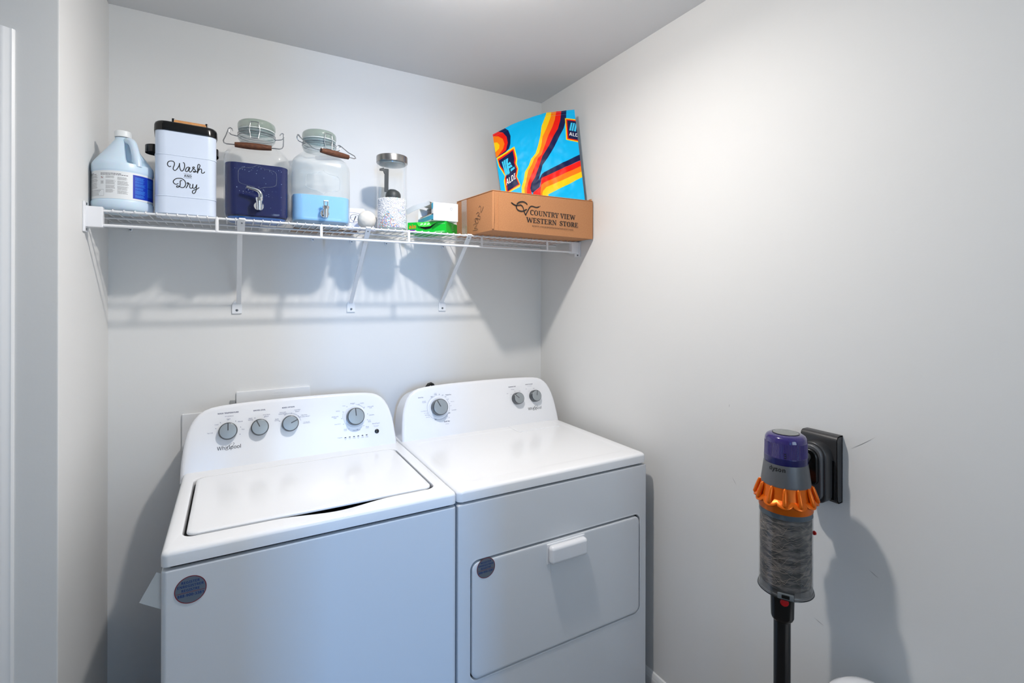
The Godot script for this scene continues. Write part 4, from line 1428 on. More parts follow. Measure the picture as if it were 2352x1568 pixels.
	s.prism(PackedVector2Array([Vector2(0.0, 0.002), Vector2(0.034, 0.002), Vector2(0.034, 0.0155), Vector2(0.0, 0.0155)]), 0.0004, 0.0001, face * at(0, 0, 0.0004), 1)
	part("panel", s, mat(Color(0.42, 0.12, 0.6), 0.5), g, "purple printed panel")
	s = Shape.new()
	write(s, "DRYER SHEETS", face * at(0, 0, 0.0008), 0.0165, 0.006, 0.0042, true)
	write(s, "105 DRYER SHEETS", face * at(0, 0, 0.0004), 0.139, 0.003, 0.0034, true)
	write(s, "long lasting freshness", face * at(0, 0, 0.0004), 0.146, 0.0335, 0.0032)
	var end := gx * Transform3D(Basis(Vector3.FORWARD, Vector3.UP, Vector3.RIGHT), Vector3(0.0829, 0, 0.056))
	for i in 4:
		write(s, ["fresh scent", "softens", "fights static", "smooths"][i], end * at(0, 0, 0.0004), 0.062, 0.035 - i * 0.0065, 0.004)
	part("small_print", s, mat(Color(0.85, 0.96, 0.85), 0.5), g)
	# the white carton lying open on it
	var wx := 0.7115
	var wy := SHELF + 0.0446
	var wb := thing("freezer_bag_box", "torn open white and teal carton lying on the green carton", "box", Vector3(wx, wy, -1.875))
	var card := mat(Color(0.92, 0.925, 0.93), 0.5)
	var kraft := mat(Color(0.68, 0.56, 0.45), 0.8)
	var x0 := 0.6645
	var x1 := 0.7655
	var y0 := wy
	var y1 := 1.8255
	var z0 := -1.97
	var z1 := -1.792
	s = Shape.new()
	s.box(Vector3(x1 - x0, 0.0012, z1 - z0), 0.0004, at((x0 + x1) / 2, y0 + 0.0008, (z0 + z1) / 2), 1)
	s.box(Vector3(x1 - x0, y1 - y0, 0.0012), 0.0004, at((x0 + x1) / 2, (y0 + y1) / 2, z1), 1)
	s.box(Vector3(x1 - x0, y1 - y0, 0.0012), 0.0004, at((x0 + x1) / 2, (y0 + y1) / 2, z0), 1)
	s.box(Vector3(0.0012, y1 - y0, z1 - z0), 0.0004, at(x1, (y0 + y1) / 2, (z0 + z1) / 2), 1)
	s.box(Vector3(0.0012, 0.026, z1 - z0), 0.0004, at(x0, y0 + 0.013, (z0 + z1) / 2), 1)
	s.box(Vector3(0.0012, y1 - y0, 0.02), 0.0004, at(x0, (y0 + y1) / 2, z1 - 0.01), 1)
	s.box(Vector3(x1 - x0 - 0.035, 0.0012, z1 - z0), 0.0004, at((x0 + x1) / 2 + 0.0175, y1, (z0 + z1) / 2), 1)
	part("carton", s, card, wb)
	s = Shape.new()
	s.box(Vector3(x1 - x0 - 0.006, 0.03, z1 - z0 - 0.03), 0.004, at((x0 + x1) / 2 + 0.002, y0 + 0.018, (z0 + z1) / 2 - 0.01), 2)
	part("lining", s, kraft, wb)
	s = Shape.new()
	var peel := [[Vector3(0.662, 1.821, -1.822), 0.014], [Vector3(0.655, 1.817, -1.845), 0.016], [Vector3(0.638, 1.8105, -1.87), 0.018], [Vector3(0.62, 1.802, -1.9), 0.02], [Vector3(0.606, 1.792, -1.935), 0.02]]
	for i in peel.size() - 1:
		var q0: Vector3 = peel[i][0]
		var q1: Vector3 = peel[i + 1][0]
		var h0 := Vector3.UP * float(peel[i][1]) + Vector3(-0.004, 0, 0)
		var h1 := Vector3.UP * float(peel[i + 1][1]) + Vector3(-0.004, 0, 0)
		var th := Vector3(0.001, 0, -0.0006)
		s.quad(q1, q0, q0 + h0, q1 + h1)
		s.quad(q0 + th, q1 + th, q1 + h1 + th, q0 + h0 + th)
		s.quad(q1 + h1, q0 + h0, q0 + h0 + th, q1 + h1 + th)
		s.quad(q0, q1, q1 + th, q0 + th)
	s.box(Vector3(0.05, 0.001, 0.11), 0.0004, Transform3D(Basis(Vector3.BACK, deg_to_rad(-14)), Vector3(0.69, y1 + 0.006, -1.9)), 1)
	var lidp := part("flap", s, card, wb, "torn white flap with dark lettering", 50.0)
	s = Shape.new()
	var lx := (peel[1][0] - peel[4][0]) as Vector3
	var lf := facing(peel[4][0] + Vector3(-0.0035, 0.004, 0.0012), lx, Vector3.UP)
	write(s, "Quik Freeze", lf, 0.056, 0.0015, 0.0095, true)
	part("lettering", s, mat(Color(0.1, 0.2, 0.32), 0.5), lidp)
	var teal := mat(Color(0.08, 0.68, 0.83), 0.45)
	s = Shape.new()
	s.box(Vector3(0.0006, 0.016, z1 - z0 - 0.004), 0.0002, at(x0 - 0.0009, y0 + 0.014, (z0 + z1) / 2), 1)
	s.box(Vector3(0.0006, 0.013, 0.019), 0.0002, at(x0 - 0.0010, y0 + 0.009, z1 - 0.01), 1)
	var badge := PackedVector2Array([Vector2(-0.009, 0.012), Vector2(0.009, 0.014), Vector2(0.0095, -0.002), Vector2(0.005, -0.009), Vector2(-0.002, -0.011), Vector2(-0.008, -0.005)])
	s.prism(badge, 0.0006, 0.0001, Transform3D(Basis(Vector3.BACK, Vector3.UP, Vector3.LEFT), Vector3(x0 - 0.0012, y0 + 0.053, z1 - 0.0105)), 1)
	part("teal_band", s, teal, wb, "teal printed band and badge")
	s = Shape.new()
	var ff := at(0, 0, z1 + 0.0009)
	for i in 6:
		write(s, ["Reclosable storage bags", "keep food fresh longer", "Recycle where facilities", "exist. Keep away from", "children. Do not cook", "Made in USA"][i], ff, 0.6935 + (i % 2) * 0.001, y1 - 0.0155 - i * 0.0046 - (0.003 if i > 3 else 0.0), 0.0026)
	s.ring(Vector3(0.7375, y1 - 0.021, 0), 0.005, 0.0012, ff, 20)
	part("small_print", s, mat(Color(0.55, 0.57, 0.62), 0.6), wb)

func build_carton() -> void:
	var fl := Vector3(0.84, SHELF, -1.636)
	var fr := Vector3(1.345, SHELF, -1.68)
	var e := (fr - fl).normalized()
	var b := Vector3(e.z, 0, -e.x)      # to the back
	var depth := 0.285
	var L := (fr - fl).length()
	var t := thing("cardboard_box", "brown corrugated shipping box printed with a western store's name, overhanging the shelf", "box", (fl + fr) / 2 + b * depth / 2)
	var rings := []
	# slightly slack walls; the right end stands a little higher
	for i in 9:
		var v := i / 8.0
		var r := PackedVector3Array()
		var bulge := 0.004 * sin(PI * v)
		for q in [[0, 1], [1, 2], [2, 3], [3, 0]]:
			for k in 12:
				var u := k / 12.0
				var c := [Vector2(L, 0), Vector2(L, depth), Vector2(0, depth), Vector2(0, 0)]
				c = [Vector2(0, 0), Vector2(L, 0), Vector2(L, depth), Vector2(0, depth)]
				var f: Vector2 = c[q[0]].lerp(c[q[1] % 4], u)
				var push := bulge * sin(PI * u)
				var n2 := [Vector2(0, -1), Vector2(1, 0), Vector2(0, 1), Vector2(-1, 0)]
				if q[0] != 1:
					f += n2[q[0]] * push
				var h := lerpf(0.1455, 0.1605, f.x / L) * v
				r.append(fl + e * f.x + b * f.y + Vector3.UP * h)
		r.reverse()
		rings.append(r)
	var s := Shape.new()
	s.loft(rings)
	part("walls", s, M.cardboard, t, "", 30.0)
	# top flaps, their edges a little ragged and lifted
	s = Shape.new()
	var top := Transform3D(Basis(e, Vector3(-e.y, 1, 0).normalized(), e.cross(Vector3.UP)), fl)
	var tilt := asin(0.015 / L)
	var tf := Transform3D(Basis(e.cross(Vector3.UP).normalized(), tilt) * Basis(e, Vector3.UP, e.cross(Vector3.UP)), fl + Vector3.UP * 0.1462)
	s.box(Vector3(L + 0.003, 0.0035, depth * 0.497), 0.0012, tf * at(L / 2, 0.002, -depth * 0.2505), 1)
	s.box(Vector3(L + 0.003, 0.0035, depth * 0.497), 0.0012, tf * at(L / 2, 0.002, -depth * 0.7495), 1)
	s.box(Vector3(0.006, 0.012, 0.02), 0.002, tf * at(L - 0.004, 0.005, -0.012), 1)
	part("top_flap", s, M.cardboard, t)
	s = Shape.new()
	s.tube([fl + Vector3.UP * 0.004 - b * 0.0005, fl + Vector3.UP * 0.05 - b * 0.0028 - e * 0.001, fl + Vector3.UP * 0.1 - b * 0.0012, fl + Vector3.UP * 0.144 - b * 0.0005], [0.004, 0.0062, 0.005, 0.0035], 8)
	s.tube([fl + e * 0.024 + Vector3.UP * 0.004 - b * 0.0004, fl + e * 0.021 + Vector3.UP * 0.07 - b * 0.0008, fl + e * 0.024 + Vector3.UP * 0.142 - b * 0.0004], [0.0012, 0.0022, 0.0012], 6)
	part("crushed_corner", s, M.cardboard, t)
	# lettering on the long front
	var face := facing(fl - b * 0.0046, e, Vector3.UP)
	s = Shape.new()
	for q in ["1537,1116 1499,1150 1406,1188 1285,1187 1157,1150 1065,1076", "1029,1002 1048,907 1130,840 1277,817 1407,853 1509,909"]:
		s.ribbon(pts(q, 0.0001), 0.0046, face)
	s.ribbon(pts("807,1097 893,1055 1002,1021 1129,1035 1240,1054 1313,1017 1360,939 1379,880", 0.0001), 0.0042, face)
	s.ribbon(pts("807,1097 850,1075 893,1055", 0.0001), 0.0018, face)
	s.ribbon(pts("1392,830 1435,750 1472,690", 0.0001), 0.0044, face)
	s.ribbon(pts("1472,690 1575,870 1687,1026 1782,1061 1897,1047 2012,1039 2108,1069", 0.0001), 0.0044, face)
	s.ribbon(pts("2108,1069 2150,1090 2190,1113", 0.0001), 0.0018, face)
	s.letters(text_tris("COUNTRY VIEW", "Droid Serif", true), face * at(0.169, 0.0715, 0), 0.235, 0.0205)
	s.letters(text_tris("WESTERN  STORE", "Droid Serif", true), face * at(0.15, 0.0415, 0), 0.2685, 0.02)
	s.letters(text_tris("www.countryviewwestern.com", "Droid Serif", false), face * at(0.178, 0.0255, 0), 0.2155, 0.0085)
	part("lettering", s, M.ink, t, "black printed longhorn mark and store name")
	# pen marks and tape on the short left end
	var back := fl + b * depth
	var lf := facing(back - e * 0.0045, fl - back, Vector3.UP)
	s = Shape.new()
	for q in ["1760,341 1890,373 1993,288 1838,201 2070,149 2030,107 1708,115", "1992,392 1863,499 1914,584 2069,525 2120,402 2018,376 1925,478 2043,594", "1991,744 2118,791 2210,714 2093,652 2270,616 2246,503 2068,564", "2168,965 2243,1026 2319,956 2309,842 2359,763 2526,963"]:
		s.ribbon(pts(q, 0.0001), 0.0016, lf * at(-0.028, 0, 0.0002))
	part("pen_number", s, M.ink, t, "handwritten pen number")
	s = Shape.new()
	s.prism(PackedVector2Array([Vector2(0.075, 0.002), Vector2(0.118, 0.004), Vector2(0.113, 0.144), Vector2(0.07, 0.144)]), 0.0005, 0.0001, lf * at(-0.02, 0, 0.0006), 1)
	part("tape", s, sheet(Color(0.83, 0.75, 0.68), 0.4, 0.15), t, "strip of clear packing tape")

func build_tote() -> void:
	var W := 900
	var H := 900
	var im := Image.create(W, H, false, Image.FORMAT_RGB8)
	im.fill(Color(0.0, 0.74, 0.965))
	var navy := Color(0.045, 0.1, 0.3)
	var red := Color(0.95, 0.09, 0.03)
	var orange := Color(1.0, 0.5, 0.02)
	var yellow := Color(1.0, 0.82, 0.03)
	var sky := Color(0.25, 0.8, 0.96)
	for q in [[navy, "59,-11 145,-13 190,59 207,158 192,278 171,336 123,374 2,413 -22,21"], [red, "-10,-9 59,-10 122,50 160,143 164,240 130,349 -1,407"], [orange, "-14,24 62,77 111,149 124,240 98,309 21,399 -5,400"], [yellow, "-18,140 40,165 63,223 53,276 -4,319"],
			[yellow, "683,-45 648,39 589,150 557,281 520,389 475,499 416,558 378,640 321,725 298,824 260,916 246,1039 283,1033 290,943 324,842 363,706 410,641 452,561 516,494 555,403 585,287 640,196 706,64 735,-41"],
			[orange, "735,-41 706,64 640,196 585,287 555,403 516,494 452,561 410,641 363,706 324,842 290,943 283,1033 311,1038 316,950 344,869 396,762 448,661 501,555 545,515 599,400 654,283 715,180 755,93 791,-35"],
			[red, "791,-35 755,93 715,180 654,283 599,400 545,515 501,555 448,661 396,762 344,869 316,950 311,1038 382,1027 366,991 361,944 383,876 431,808 495,671 533,584 555,533 647,407 717,294 777,210 818,109 849,-25"],
			[navy, "849,-25 818,109 777,210 717,294 647,407 555,533 533,584 495,671 431,808 383,876 361,944 366,991 385,1000 473,924 501,841 523,803 1006,556 1005,494 552,733 520,760 471,843 488,797 518,716 542,646 612,563 709,423 781,305 846,208 887,103 907,-18"],
			[red, "381,1005 478,921 510,814 523,802 1010,556 1014,616 536,861 497,895 478,1022 382,1032"], [orange, "497,895 536,861 1014,616 1016,674 554,916 508,969 494,1020 470,1024"], [yellow, "490,1021 508,969 554,916 1016,674 1015,735 542,1014"],
			[yellow, "6,414 236,337 251,524 236,593 248,665 219,777 248,897 239,920 56,1034 54,816 75,748 18,565"], [red, "17,441 223,367 235,522 221,582 238,664 210,772 239,890 69,1010 71,781 88,737 28,566"], [navy, "26,472 210,390 216,520 206,570 225,664 198,767 227,884 83,989 86,770 101,726 40,567"],
			[sky, "60,507 81,504 85,615 102,715 83,748 73,648"], [sky, "86,494 107,488 104,605 119,704 103,742 88,626"], [sky, "111,486 144,475 133,543 139,704 120,734 109,617"], [sky, "133,559 157,537 171,573 128,591"], [sky, "133,602 168,583 185,619 134,640"], [sky, "153,651 202,627 207,653 153,688"],
			[yellow, "876,89 1008,109 1007,364 859,340"], [red, "888,102 1007,121 1009,350 874,330"], [navy, "900,117 1006,131 1011,338 889,320"], [sky, "939,145 959,146 931,234 909,232"], [sky, "967,148 987,151 955,239 937,235"], [sky, "995,153 1010,156 987,244 963,239"]]:
		fill(im, pts(q[1], 0.9), q[0])
	print_words(im, "ALDI", Vector2(77, 897) * 0.9, Vector2(121, -89) * 0.9, Vector2(4, -95) * 0.9, Color(0.95, 0.95, 0.95))
	print_words(im, "ALDI", Vector2(902, 288) * 0.9, Vector2(128, 20) * 0.9, Vector2(5, -37) * 0.9, Color(0.95, 0.95, 0.95))
	for y in [12, 40]:
		im.fill_rect(Rect2i(0, y, W, 1), Color(0.35, 0.8, 0.95))
	var m := mat(Color.WHITE, 0.42)
	m.albedo_texture = ImageTexture.create_from_image(im)
	m.texture_repeat = false
	m.metallic_specular = 0.3
	const LONG := 0.22       # the sack hangs lower at its left, behind the box edge
	var plain := mat(Color(0.0, 0.6, 0.8), 0.4)
	# the sack's four corners as it stands, slumped into the corner of the walls
	var tl := Vector3(1.012, 2.192, -1.975)
	var tr := Vector3(1.296, 2.282, -1.747)
	var br := Vector3(1.317, 1.8775, -1.698)
	var bl := Vector3(1.022, 1.862, -1.895)
	var out := (br - bl).cross(tl - bl).normalized()
	var noise := FastNoiseLite.new()
	noise.seed = 31
	noise.frequency = 3.0
	noise.fractal_octaves = 3
	var n := 56
	var grid := []
	var behind := []
	for i in n + 1:
		var row := []
		var hid := []
		for j in n + 1:
			var u := float(j) / n
			var v := float(i) / n
			var q := tl.lerp(tr, u).lerp(bl.lerp(br, u), v)
			# the upper edge rises in a kink, then runs flat
			q.y += (0.022 * sin(PI * u) * (1.0 - v)) if u < 0.62 else (0.022 * sin(PI * u) * (1.0 - v)) * 1.05
			var edge := minf(minf(u, 1.0 - u), minf(v + 0.2, 1.0 - v) ) * 6.0
			var crease := noise.get_noise_2d(u * 1.4, v * 1.1)
			var fold := absf(noise.get_noise_2d(u * 0.9 + 7.0, v * 1.3 + 3.0))
			q += out * (0.018 * sin(PI * u) * sin(PI * minf(1.0, v * 0.8 + 0.1)) + (0.004 * crease - 0.007 * fold * v) * clampf(edge, 0.0, 1.0))
			row.append(q)
			hid.append(tl.lerp(tr, u).lerp(bl.lerp(br, u), v) + Vector3.UP * 0.022 * sin(PI * u) * (1.0 - v) - out * (0.004 + 0.03 * sin(PI * u) * sin(PI * minf(1.0, v * 0.85 + 0.1)) * (0.3 + 0.7 * v)))
		grid.append(row)
		behind.append(hid)
	var t := thing("shopping_bag", "crumpled bright blue plastic shopping bag with rainbow stripes, standing on the cardboard box", "bag", Vector3(1.17, 1.87, -1.8))
	var s := Shape.new()
	var s2 := Shape.new()
	for i in n:
		for j in n:
			var u0 := float(j) / n
			var u1 := float(j + 1) / n
			var v0 := float(i) / n
			var v1 := float(i + 1) / n
			var k0 := 1.0 + LONG * (1.0 - u0)
			var k1 := 1.0 + LONG * (1.0 - u1)
			s.tri(grid[i + 1][j], grid[i + 1][j + 1], grid[i][j + 1], Vector2(u0, v1 * k0), Vector2(u1, v1 * k1), Vector2(u1, v0 * k1))
			s.tri(grid[i + 1][j], grid[i][j + 1], grid[i][j], Vector2(u0, v1 * k0), Vector2(u1, v0 * k1), Vector2(u0, v0 * k0))
			s2.tri(behind[i + 1][j], behind[i][j + 1], behind[i + 1][j + 1])
			s2.tri(behind[i + 1][j], behind[i][j], behind[i][j + 1])
	for i in n:       # the sides and the bottom seam
		s2.tri(grid[i][0], behind[i + 1][0], grid[i + 1][0])
		s2.tri(grid[i][0], behind[i][0], behind[i + 1][0])
		s2.tri(grid[i][n], grid[i + 1][n], behind[i + 1][n])
		s2.tri(grid[i][n], behind[i + 1][n], behind[i][n])
		s2.tri(grid[n][i], behind[n][i + 1], grid[n][i + 1])
		s2.tri(grid[n][i], behind[n][i], behind[n][i + 1])
	part("front_panel", s, m, t, "printed front with stripes and store emblems", 70.0)
	part("back_panel", s2, plain, t, "", 70.0)

# ---------------------------------------------------------------- the vacuum cleaner on its wall dock, and the bin below
func build_vacuum() -> void:
	var cx := 1.18
	var cz := -0.7245
	var grey := mat(Color(0.36, 0.365, 0.375), 0.38, 0.3)
	var dark := mat(Color(0.25, 0.25, 0.255), 0.35, 0.35)
	var black := mat(Color(0.035, 0.04, 0.042), 0.22)
	# dock
	var d := thing("wall_dock", "dark grey charging dock screwed to the right wall behind the vacuum cleaner", "dock", Vector3(WALL_R, 0.94, -0.727))
	var s := Shape.new()
	var prof := PackedVector2Array([Vector2(0, 0.0), Vector2(0.018, 0.0), Vector2(0.024, 0.006), Vector2(0.026, 0.02)])
	for i in 9:
		var a := PI * i / 8.0 * 0.5
		prof.append(Vector2(0.016 + 0.012 * cos(a), 0.158 + 0.013 * sin(a)))
	prof.append(Vector2(0.0, 0.171))
	s.prism(prof, 0.092, 0.003, Transform3D(Basis(Vector3.LEFT, Vector3.UP, Vector3.FORWARD), Vector3(WALL_R, 0.942, -0.773)), 2)
	part("plate", s, dark, d)
	s = Shape.new()
	s.box(Vector3(0.003, 0.1, 0.03), 0.001, at(WALL_R - 0.0275, 1.0, -0.7), 1)
	part("groove", s, black, d)
	# vacuum
	var t := thing("vacuum_cleaner", "cordless stick vacuum cleaner in purple, grey and orange with a clear dust bin", "vacuum cleaner", Vector3(cx, 0.7, cz))
	var xf := at(cx, 0, cz)
	s = Shape.new()
	var rings := []
	for q in [[1.064, 0.0468, 0], [1.066, 0.0474, 0], [1.079, 0.0472, 0], [1.0805, 0.0472, 1], [1.113, 0.0465, 1], [1.115, 0.0465, 0], [1.122, 0.0455, 0], [1.128, 0.042, 0], [1.1315, 0.036, 0], [1.1325, 0.028, 0]]:
		var r := PackedVector3Array()
		for j in 180:
			var a := TAU * j / 180
			var rr: float = q[1] - (0.0007 if q[2] == 1 and j % 2 == 0 else 0.0)
			r.append(Vector3(cx + rr * cos(a), q[0], cz + rr * sin(a)))
		rings.append(r)
	s.loft(rings)
	var purple := mat(Color(0.17, 0.115, 0.40), 0.12)
	purple.clearcoat_enabled = true
	purple.clearcoat = 0.6
	purple.clearcoat_roughness = 0.05
	var filt := part("filter_cap", s, purple, t, "ribbed purple filter cap")
	s = Shape.new()
	s.lathe([[0.029, 1.1322], [0.0288, 1.1336], [0.026, 1.1339], [0.0, 1.1342]], 48, xf)
	part("top_display", s, mat(Color(0.5, 0.51, 0.5), 0.2, 0.3), filt)
	s = Shape.new()
	s.lathe([[0.030, 1.1315], [0.0302, 1.1334], [0.0285, 1.1337]], 48, xf)
	part("display_rim", s, black, filt)
	s = Shape.new()
	s.lathe([[0.0476, 1.0635], [0.0478, 1.0655], [0.0478, 1.0775], [0.0474, 1.079]], 72, xf)
	part("filter_band", s, mat(Color(0.065, 0.06, 0.3), 0.15), filt)
	s = Shape.new()
	for i in 3:
		for k in 2:
			var ang := deg_to_rad([150.0, 28.0][k] + i * 0.0)
			s.box(Vector3(0.004, 0.002, 0.004), 0.0008, Transform3D(Basis(Vector3.UP, -ang), Vector3(cx + 0.0472 * cos(ang), 1.083 + i * 0.0048, cz + 0.0472 * sin(ang))), 1)
	part("vent", s, black, filt)
	s = Shape.new()
	s.lathe([[0.0545, 1.012], [0.0545, 1.016], [0.0485, 1.062], [0.0465, 1.064]], 72, xf)
	var body := part("motor_housing", s, grey, t, "grey motor housing")
	# name, wrapped round the housing
	s = Shape.new()
	var tris := text_tris("dyson", "Droid Sans", true)
	for i in range(0, tris.size(), 3):
		var q := []
		for j in 3:
			var u := tris[i + j].x
			var v := tris[i + j].y
			var y := 1.046 + 0.0135 * v
			var rr := lerpf(0.0545, 0.0485, (y - 1.016) / 0.046) + 0.0004
			var a := deg_to_rad(192.0 - 43.0 * u)
			q.append(Vector3(cx + rr * cos(a), y, cz + rr * sin(a)))
		s.tri(q[0], q[1], q[2])
	part("lettering", s, black, body)
	# orange cyclone ring
	var orange := mat(Color(0.86, 0.40, 0.02), 0.3, 0.5)
	s = Shape.new()
	s.lathe([[0.0585, 0.951], [0.0595, 0.953], [0.0595, 0.962], [0.061, 0.972], [0.059, 0.982], [0.0552, 1.0], [0.0535, 1.0165], [0.052, 1.018]], 96, xf)
	part("cyclone_ring", s, orange, t, "orange cyclone ring")
	s = Shape.new()
	rings = []
	var lobes := 12
	for q in [[0.9745, 0.057, 0.0, 0.0], [0.9725, 0.063, 0.0035, 0.005], [0.9755, 0.0655, 0.0052, 0.006], [0.9785, 0.065, 0.0052, 0.0055], [0.9835, 0.0605, 0.0035, 0.004], [0.9855, 0.057, 0.0, 0.0]]:
		var r := PackedVector3Array()
		for j in 240:
			var a := TAU * j / 240
			var c := pow(absf(cos(a * lobes / 2.0)), 0.8)
			r.append(Vector3(cx + (q[1] + q[2] * c) * cos(a), q[0] - q[3] * c, cz + (q[1] + q[2] * c) * sin(a)))
		rings.append(r)
	s.loft(rings, false, false)
	part("scalloped_rim", s, orange, t, "", 50.0)
	for i in lobes:
		var a := TAU * i / lobes
		var dir := Vector3(cos(a), 0, sin(a))
		s = Shape.new()
		s.tube([Vector3(cx, 1.0125, cz) + dir * 0.0535, Vector3(cx, 1.0095, cz) + dir * 0.0565, Vector3(cx, 1.0, cz) + dir * 0.0595, Vector3(cx, 0.988, cz) + dir * 0.0635, Vector3(cx, 0.977, cz) + dir * 0.0668, Vector3(cx, 0.974, cz) + dir * 0.066], [0.0015, 0.0042, 0.0052, 0.0056, 0.0056, 0.004], 14)
		part("cyclone", s, orange, t, "", 60.0)
	s = Shape.new()
	s.lathe([[0.0575, 0.9385], [0.0583, 0.94], [0.0583, 0.9515], [0.0575, 0.9525]], 72, xf)
	part("collar", s, mat(Color(0.3, 0.34, 0.37), 0.3), t)
	# dust bin: hair and dust in a clear cylinder
	var dust := tinted(mat(Color.WHITE, 0.9), Color(0.12, 0.115, 0.11), Color(0.52, 0.48, 0.45), 0.02, Vector3(5, 12, 5), 17)
	s = Shape.new()
	s.lathe([[0.0, 0.768], [0.05, 0.768], [0.0545, 0.772], [0.0555, 0.78], [0.0557, 0.935], [0.053, 0.9375]], 72, xf)
	var bin := Shape.new()
	bin.lathe([[0.057, 0.757], [0.0585, 0.7575], [0.0588, 0.9405]], 80, xf)
	var clear := part("dust_bin", bin, sheet(Color(0.5, 0.5, 0.5), 0.16, 0.05), t, "clear dust bin", 60.0)
	var fluff := part("dust", s, dust, clear, "matted grey dust and hair")
	fluff.set_meta("kind", "stuff")
	var hair := Shape.new()
	var rng := RandomNumberGenerator.new()
	rng.seed = 77
	for i in 260:
		var a := rng.randf_range(0, TAU)
		var y := rng.randf_range(0.785, 0.928)
		var run := rng.randf_range(0.25, 0.9)
		var fall := rng.randf_range(-0.022, 0.012)
		var line := []
		for k in 7:
			var u := k / 6.0
			line.append(Vector3(cx + 0.0561 * cos(a + run * u), clampf(y + fall * u + 0.004 * sin(u * 5.0 + i), 0.775, 0.935), cz + 0.0561 * sin(a + run * u)))
		hair.tube(line, 0.0003, 3)
	var strands := part("hair", hair, mat(Color(0.6, 0.55, 0.5), 0.8), clear, "fine pale hairs wound round the dust")
	strands.set_meta("kind", "stuff")
	s = Shape.new()
	for i in 3:
		var ang := deg_to_rad(163.0)
		s.box(Vector3(0.0006, 0.0016, 0.008), 0.0002, Transform3D(Basis(Vector3.UP, -ang), Vector3(cx + 0.0591 * cos(ang), 0.8395 + i * 0.0032, cz + 0.0591 * sin(ang))), 1)
	part("mark", s, black, clear)
	s = Shape.new()
	s.lathe([[0.0, 0.7495], [0.05, 0.7495], [0.0595, 0.7525], [0.0612, 0.756], [0.0602, 0.7605], [0.0588, 0.762]], 72, xf)
	var lid := part("bin_door", s, sheet(Color(0.3, 0.31, 0.32), 0.55, 0.08), t, "smoky clear bin door", 60.0)
	s = Shape.new()
	s.tube(circle(Vector3(cx, 0.7545, cz), 0.0608, 56), 0.0011, 6, true)
	part("seal_or_gap_shade", s, black, lid)
	s = Shape.new()
	var ca := deg_to_rad(148.0)
	var catch_at := Transform3D(Basis(Vector3.UP, -ca), Vector3(cx + 0.0595 * cos(ca), 0.762, cz + 0.0595 * sin(ca)))
	s.box(Vector3(0.005, 0.014, 0.034), 0.002, catch_at, 2)
	part("catch", s, sheet(Color(0.55, 0.57, 0.58), 0.5, 0.1), lid, "clear catch of the bin door")
	s = Shape.new()
	s.box(Vector3(0.0055, 0.009, 0.017), 0.0015, catch_at * at(0.0006, 0.0, 0.0), 2)
	part("catch_pad", s, black, lid)
	s = Shape.new()
	s.lathe([[0.0, 0.0], [0.0045, 0.001], [0.005, 0.004], [0.003, 0.006], [0.0, 0.0065]], 16, Transform3D(Basis(Vector3.BACK, -PI / 2), Vector3(cx + 0.03, 0.9, cz + 0.0505)))
	part("release_slider", s, mat(Color(0.7, 0.06, 0.04), 0.35), t, "red release slider")
	# wand
	var wx := 1.172
	var wz := -0.7275
	s = Shape.new()
	s.stack([[0.676, 0.038, 0.038, 0.018], [0.682, 0.046, 0.046, 0.018], [0.691, 0.054, 0.05, 0.016], [0.75, 0.056, 0.052, 0.016]], Transform3D(Basis(Vector3.UP, deg_to_rad(35)), Vector3(wx, 0, wz)), 8)
	var socket := part("socket", s, black, t)
	s = Shape.new()
	var ra := deg_to_rad(138.0)
	s.lathe([[0.0098, 0.0], [0.0095, 0.003], [0.008, 0.005], [0.0, 0.0058]], 28, Transform3D(Basis(Vector3.UP, -ra) * Basis(Vector3.BACK, -PI / 2) , Vector3(wx + 0.0255 * cos(ra), 0.733, wz + 0.0255 * sin(ra))))
	part("release_button", s, mat(Color(0.72, 0.02, 0.05), 0.3), socket, "red release button")
	s = Shape.new()
	s.tube([Vector3(wx, 0.68, wz), Vector3(wx, 0.09, wz)], 0.0188, 32)
	part("wand", s, black, t, "glossy black wand")
	s = Shape.new()
	s.box(Vector3(0.24, 0.055, 0.1), 0.02, at(wx, 0.04, wz), 4)
	part("floor_head", s, dark, t)
	# handle and battery that sit in the dock
	var out := Transform3D(Basis(Vector3.BACK, Vector3.UP, Vector3.LEFT), Vector3(0, 0, 0))     # local z looks into the room
	s = Shape.new()
	s.prism(arch(0.0345, 0.942, 1.0935, 0.02), 0.03, 0.004, Transform3D(out.basis, Vector3(WALL_R - 0.0275 - 0.03, 0, -0.7255)), 3)
	var bat := part("battery", s, dark, t, "dark grey battery seated in the dock")
	s = Shape.new()
	s.prism(arch(0.0285, 0.95, 1.088, 0.017), 0.014, 0.004, Transform3D(out.basis, Vector3(WALL_R - 0.067, 0, -0.7255)), 3)
	part("battery_rim", s, grey, bat)
	s = Shape.new()
	s.prism(arch(0.022, 0.99, 1.079, 0.012), 0.012, 0.004, Transform3D(out.basis, Vector3(WALL_R - 0.0765, 0, -0.7255)), 3)
	part("grip_end", s, black, bat)
	s = Shape.new()
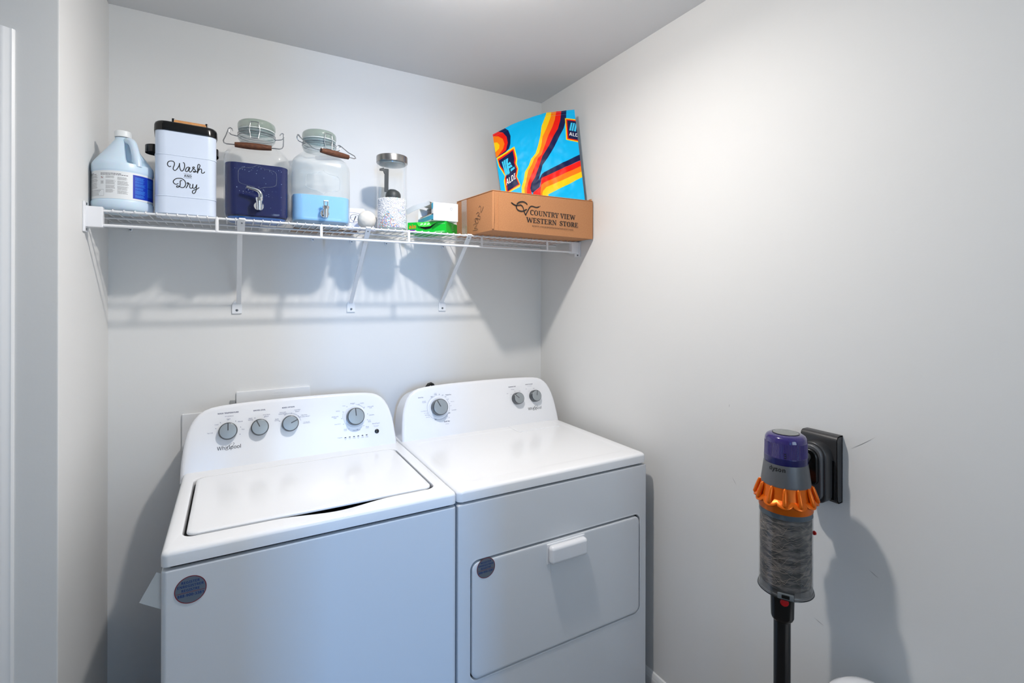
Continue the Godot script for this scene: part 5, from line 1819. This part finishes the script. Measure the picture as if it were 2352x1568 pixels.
	s.tube([Vector3(1.265, 1.064, -0.7255), Vector3(1.25, 1.058, -0.7253), Vector3(1.232, 1.046, -0.725), Vector3(1.21, 1.03, -0.7247)], [0.0135, 0.0155, 0.0155, 0.0145], 18)
	s.tube([Vector3(1.272, 0.97, -0.7255), Vector3(1.25, 0.972, -0.7255), Vector3(1.225, 0.985, -0.725)], [0.016, 0.016, 0.014], 18)
	part("handle", s, dark, t, "dark grey pistol handle")
	# white bin at the very bottom
	var b := thing("waste_bin", "white dome-topped bin just showing at the bottom edge below the vacuum shadow", "bin", Vector3(1.215, 0, -0.5585))
	s = Shape.new()
	s.lathe([[0.0, 0.0], [0.08, 0.0], [0.084, 0.006], [0.09, 0.25], [0.0945, 0.5], [0.0945, 0.508]], 48, at(1.215, 0, -0.5585))
	part("body", s, M.plastic, b)
	s = Shape.new()
	s.lathe([[0.0955, 0.505], [0.0965, 0.515], [0.094, 0.535], [0.086, 0.558], [0.073, 0.577], [0.054, 0.592], [0.03, 0.6015], [0.0, 0.605]], 48, at(1.215, 0, -0.5585))
	var dome := part("lid", s, M.plastic, b)
	s = Shape.new()
	s.lathe([[0.009, 0.0], [0.009, 0.008], [0.006, 0.011], [0.0, 0.012]], 20, at(1.252, 0.583, -0.508))
	part("button", s, mat(Color(0.03, 0.04, 0.14), 0.3), dome, "navy button")

func circle(m: Vector3, r: float, n: int) -> Array:
	var o := []
	for i in n:
		o.append(m + Vector3(cos(TAU * i / n), 0, sin(TAU * i / n)) * r)
	return o

func arch(half: float, low: float, high: float, foot: float) -> PackedVector2Array:
	var o := PackedVector2Array()
	for i in 7:
		var a := -PI / 2 + PI / 2 * i / 6.0
		o.append(Vector2(half - foot + foot * cos(a), low + foot + foot * sin(a)))
	for i in 19:
		var a := PI * i / 18.0
		o.append(Vector2(half * cos(a), high - half + half * sin(a)))
	for i in 7:
		var a := -PI + PI / 2 * i / 6.0
		o.append(Vector2(-half + foot + foot * cos(a), low + foot + foot * sin(a)))
	return o
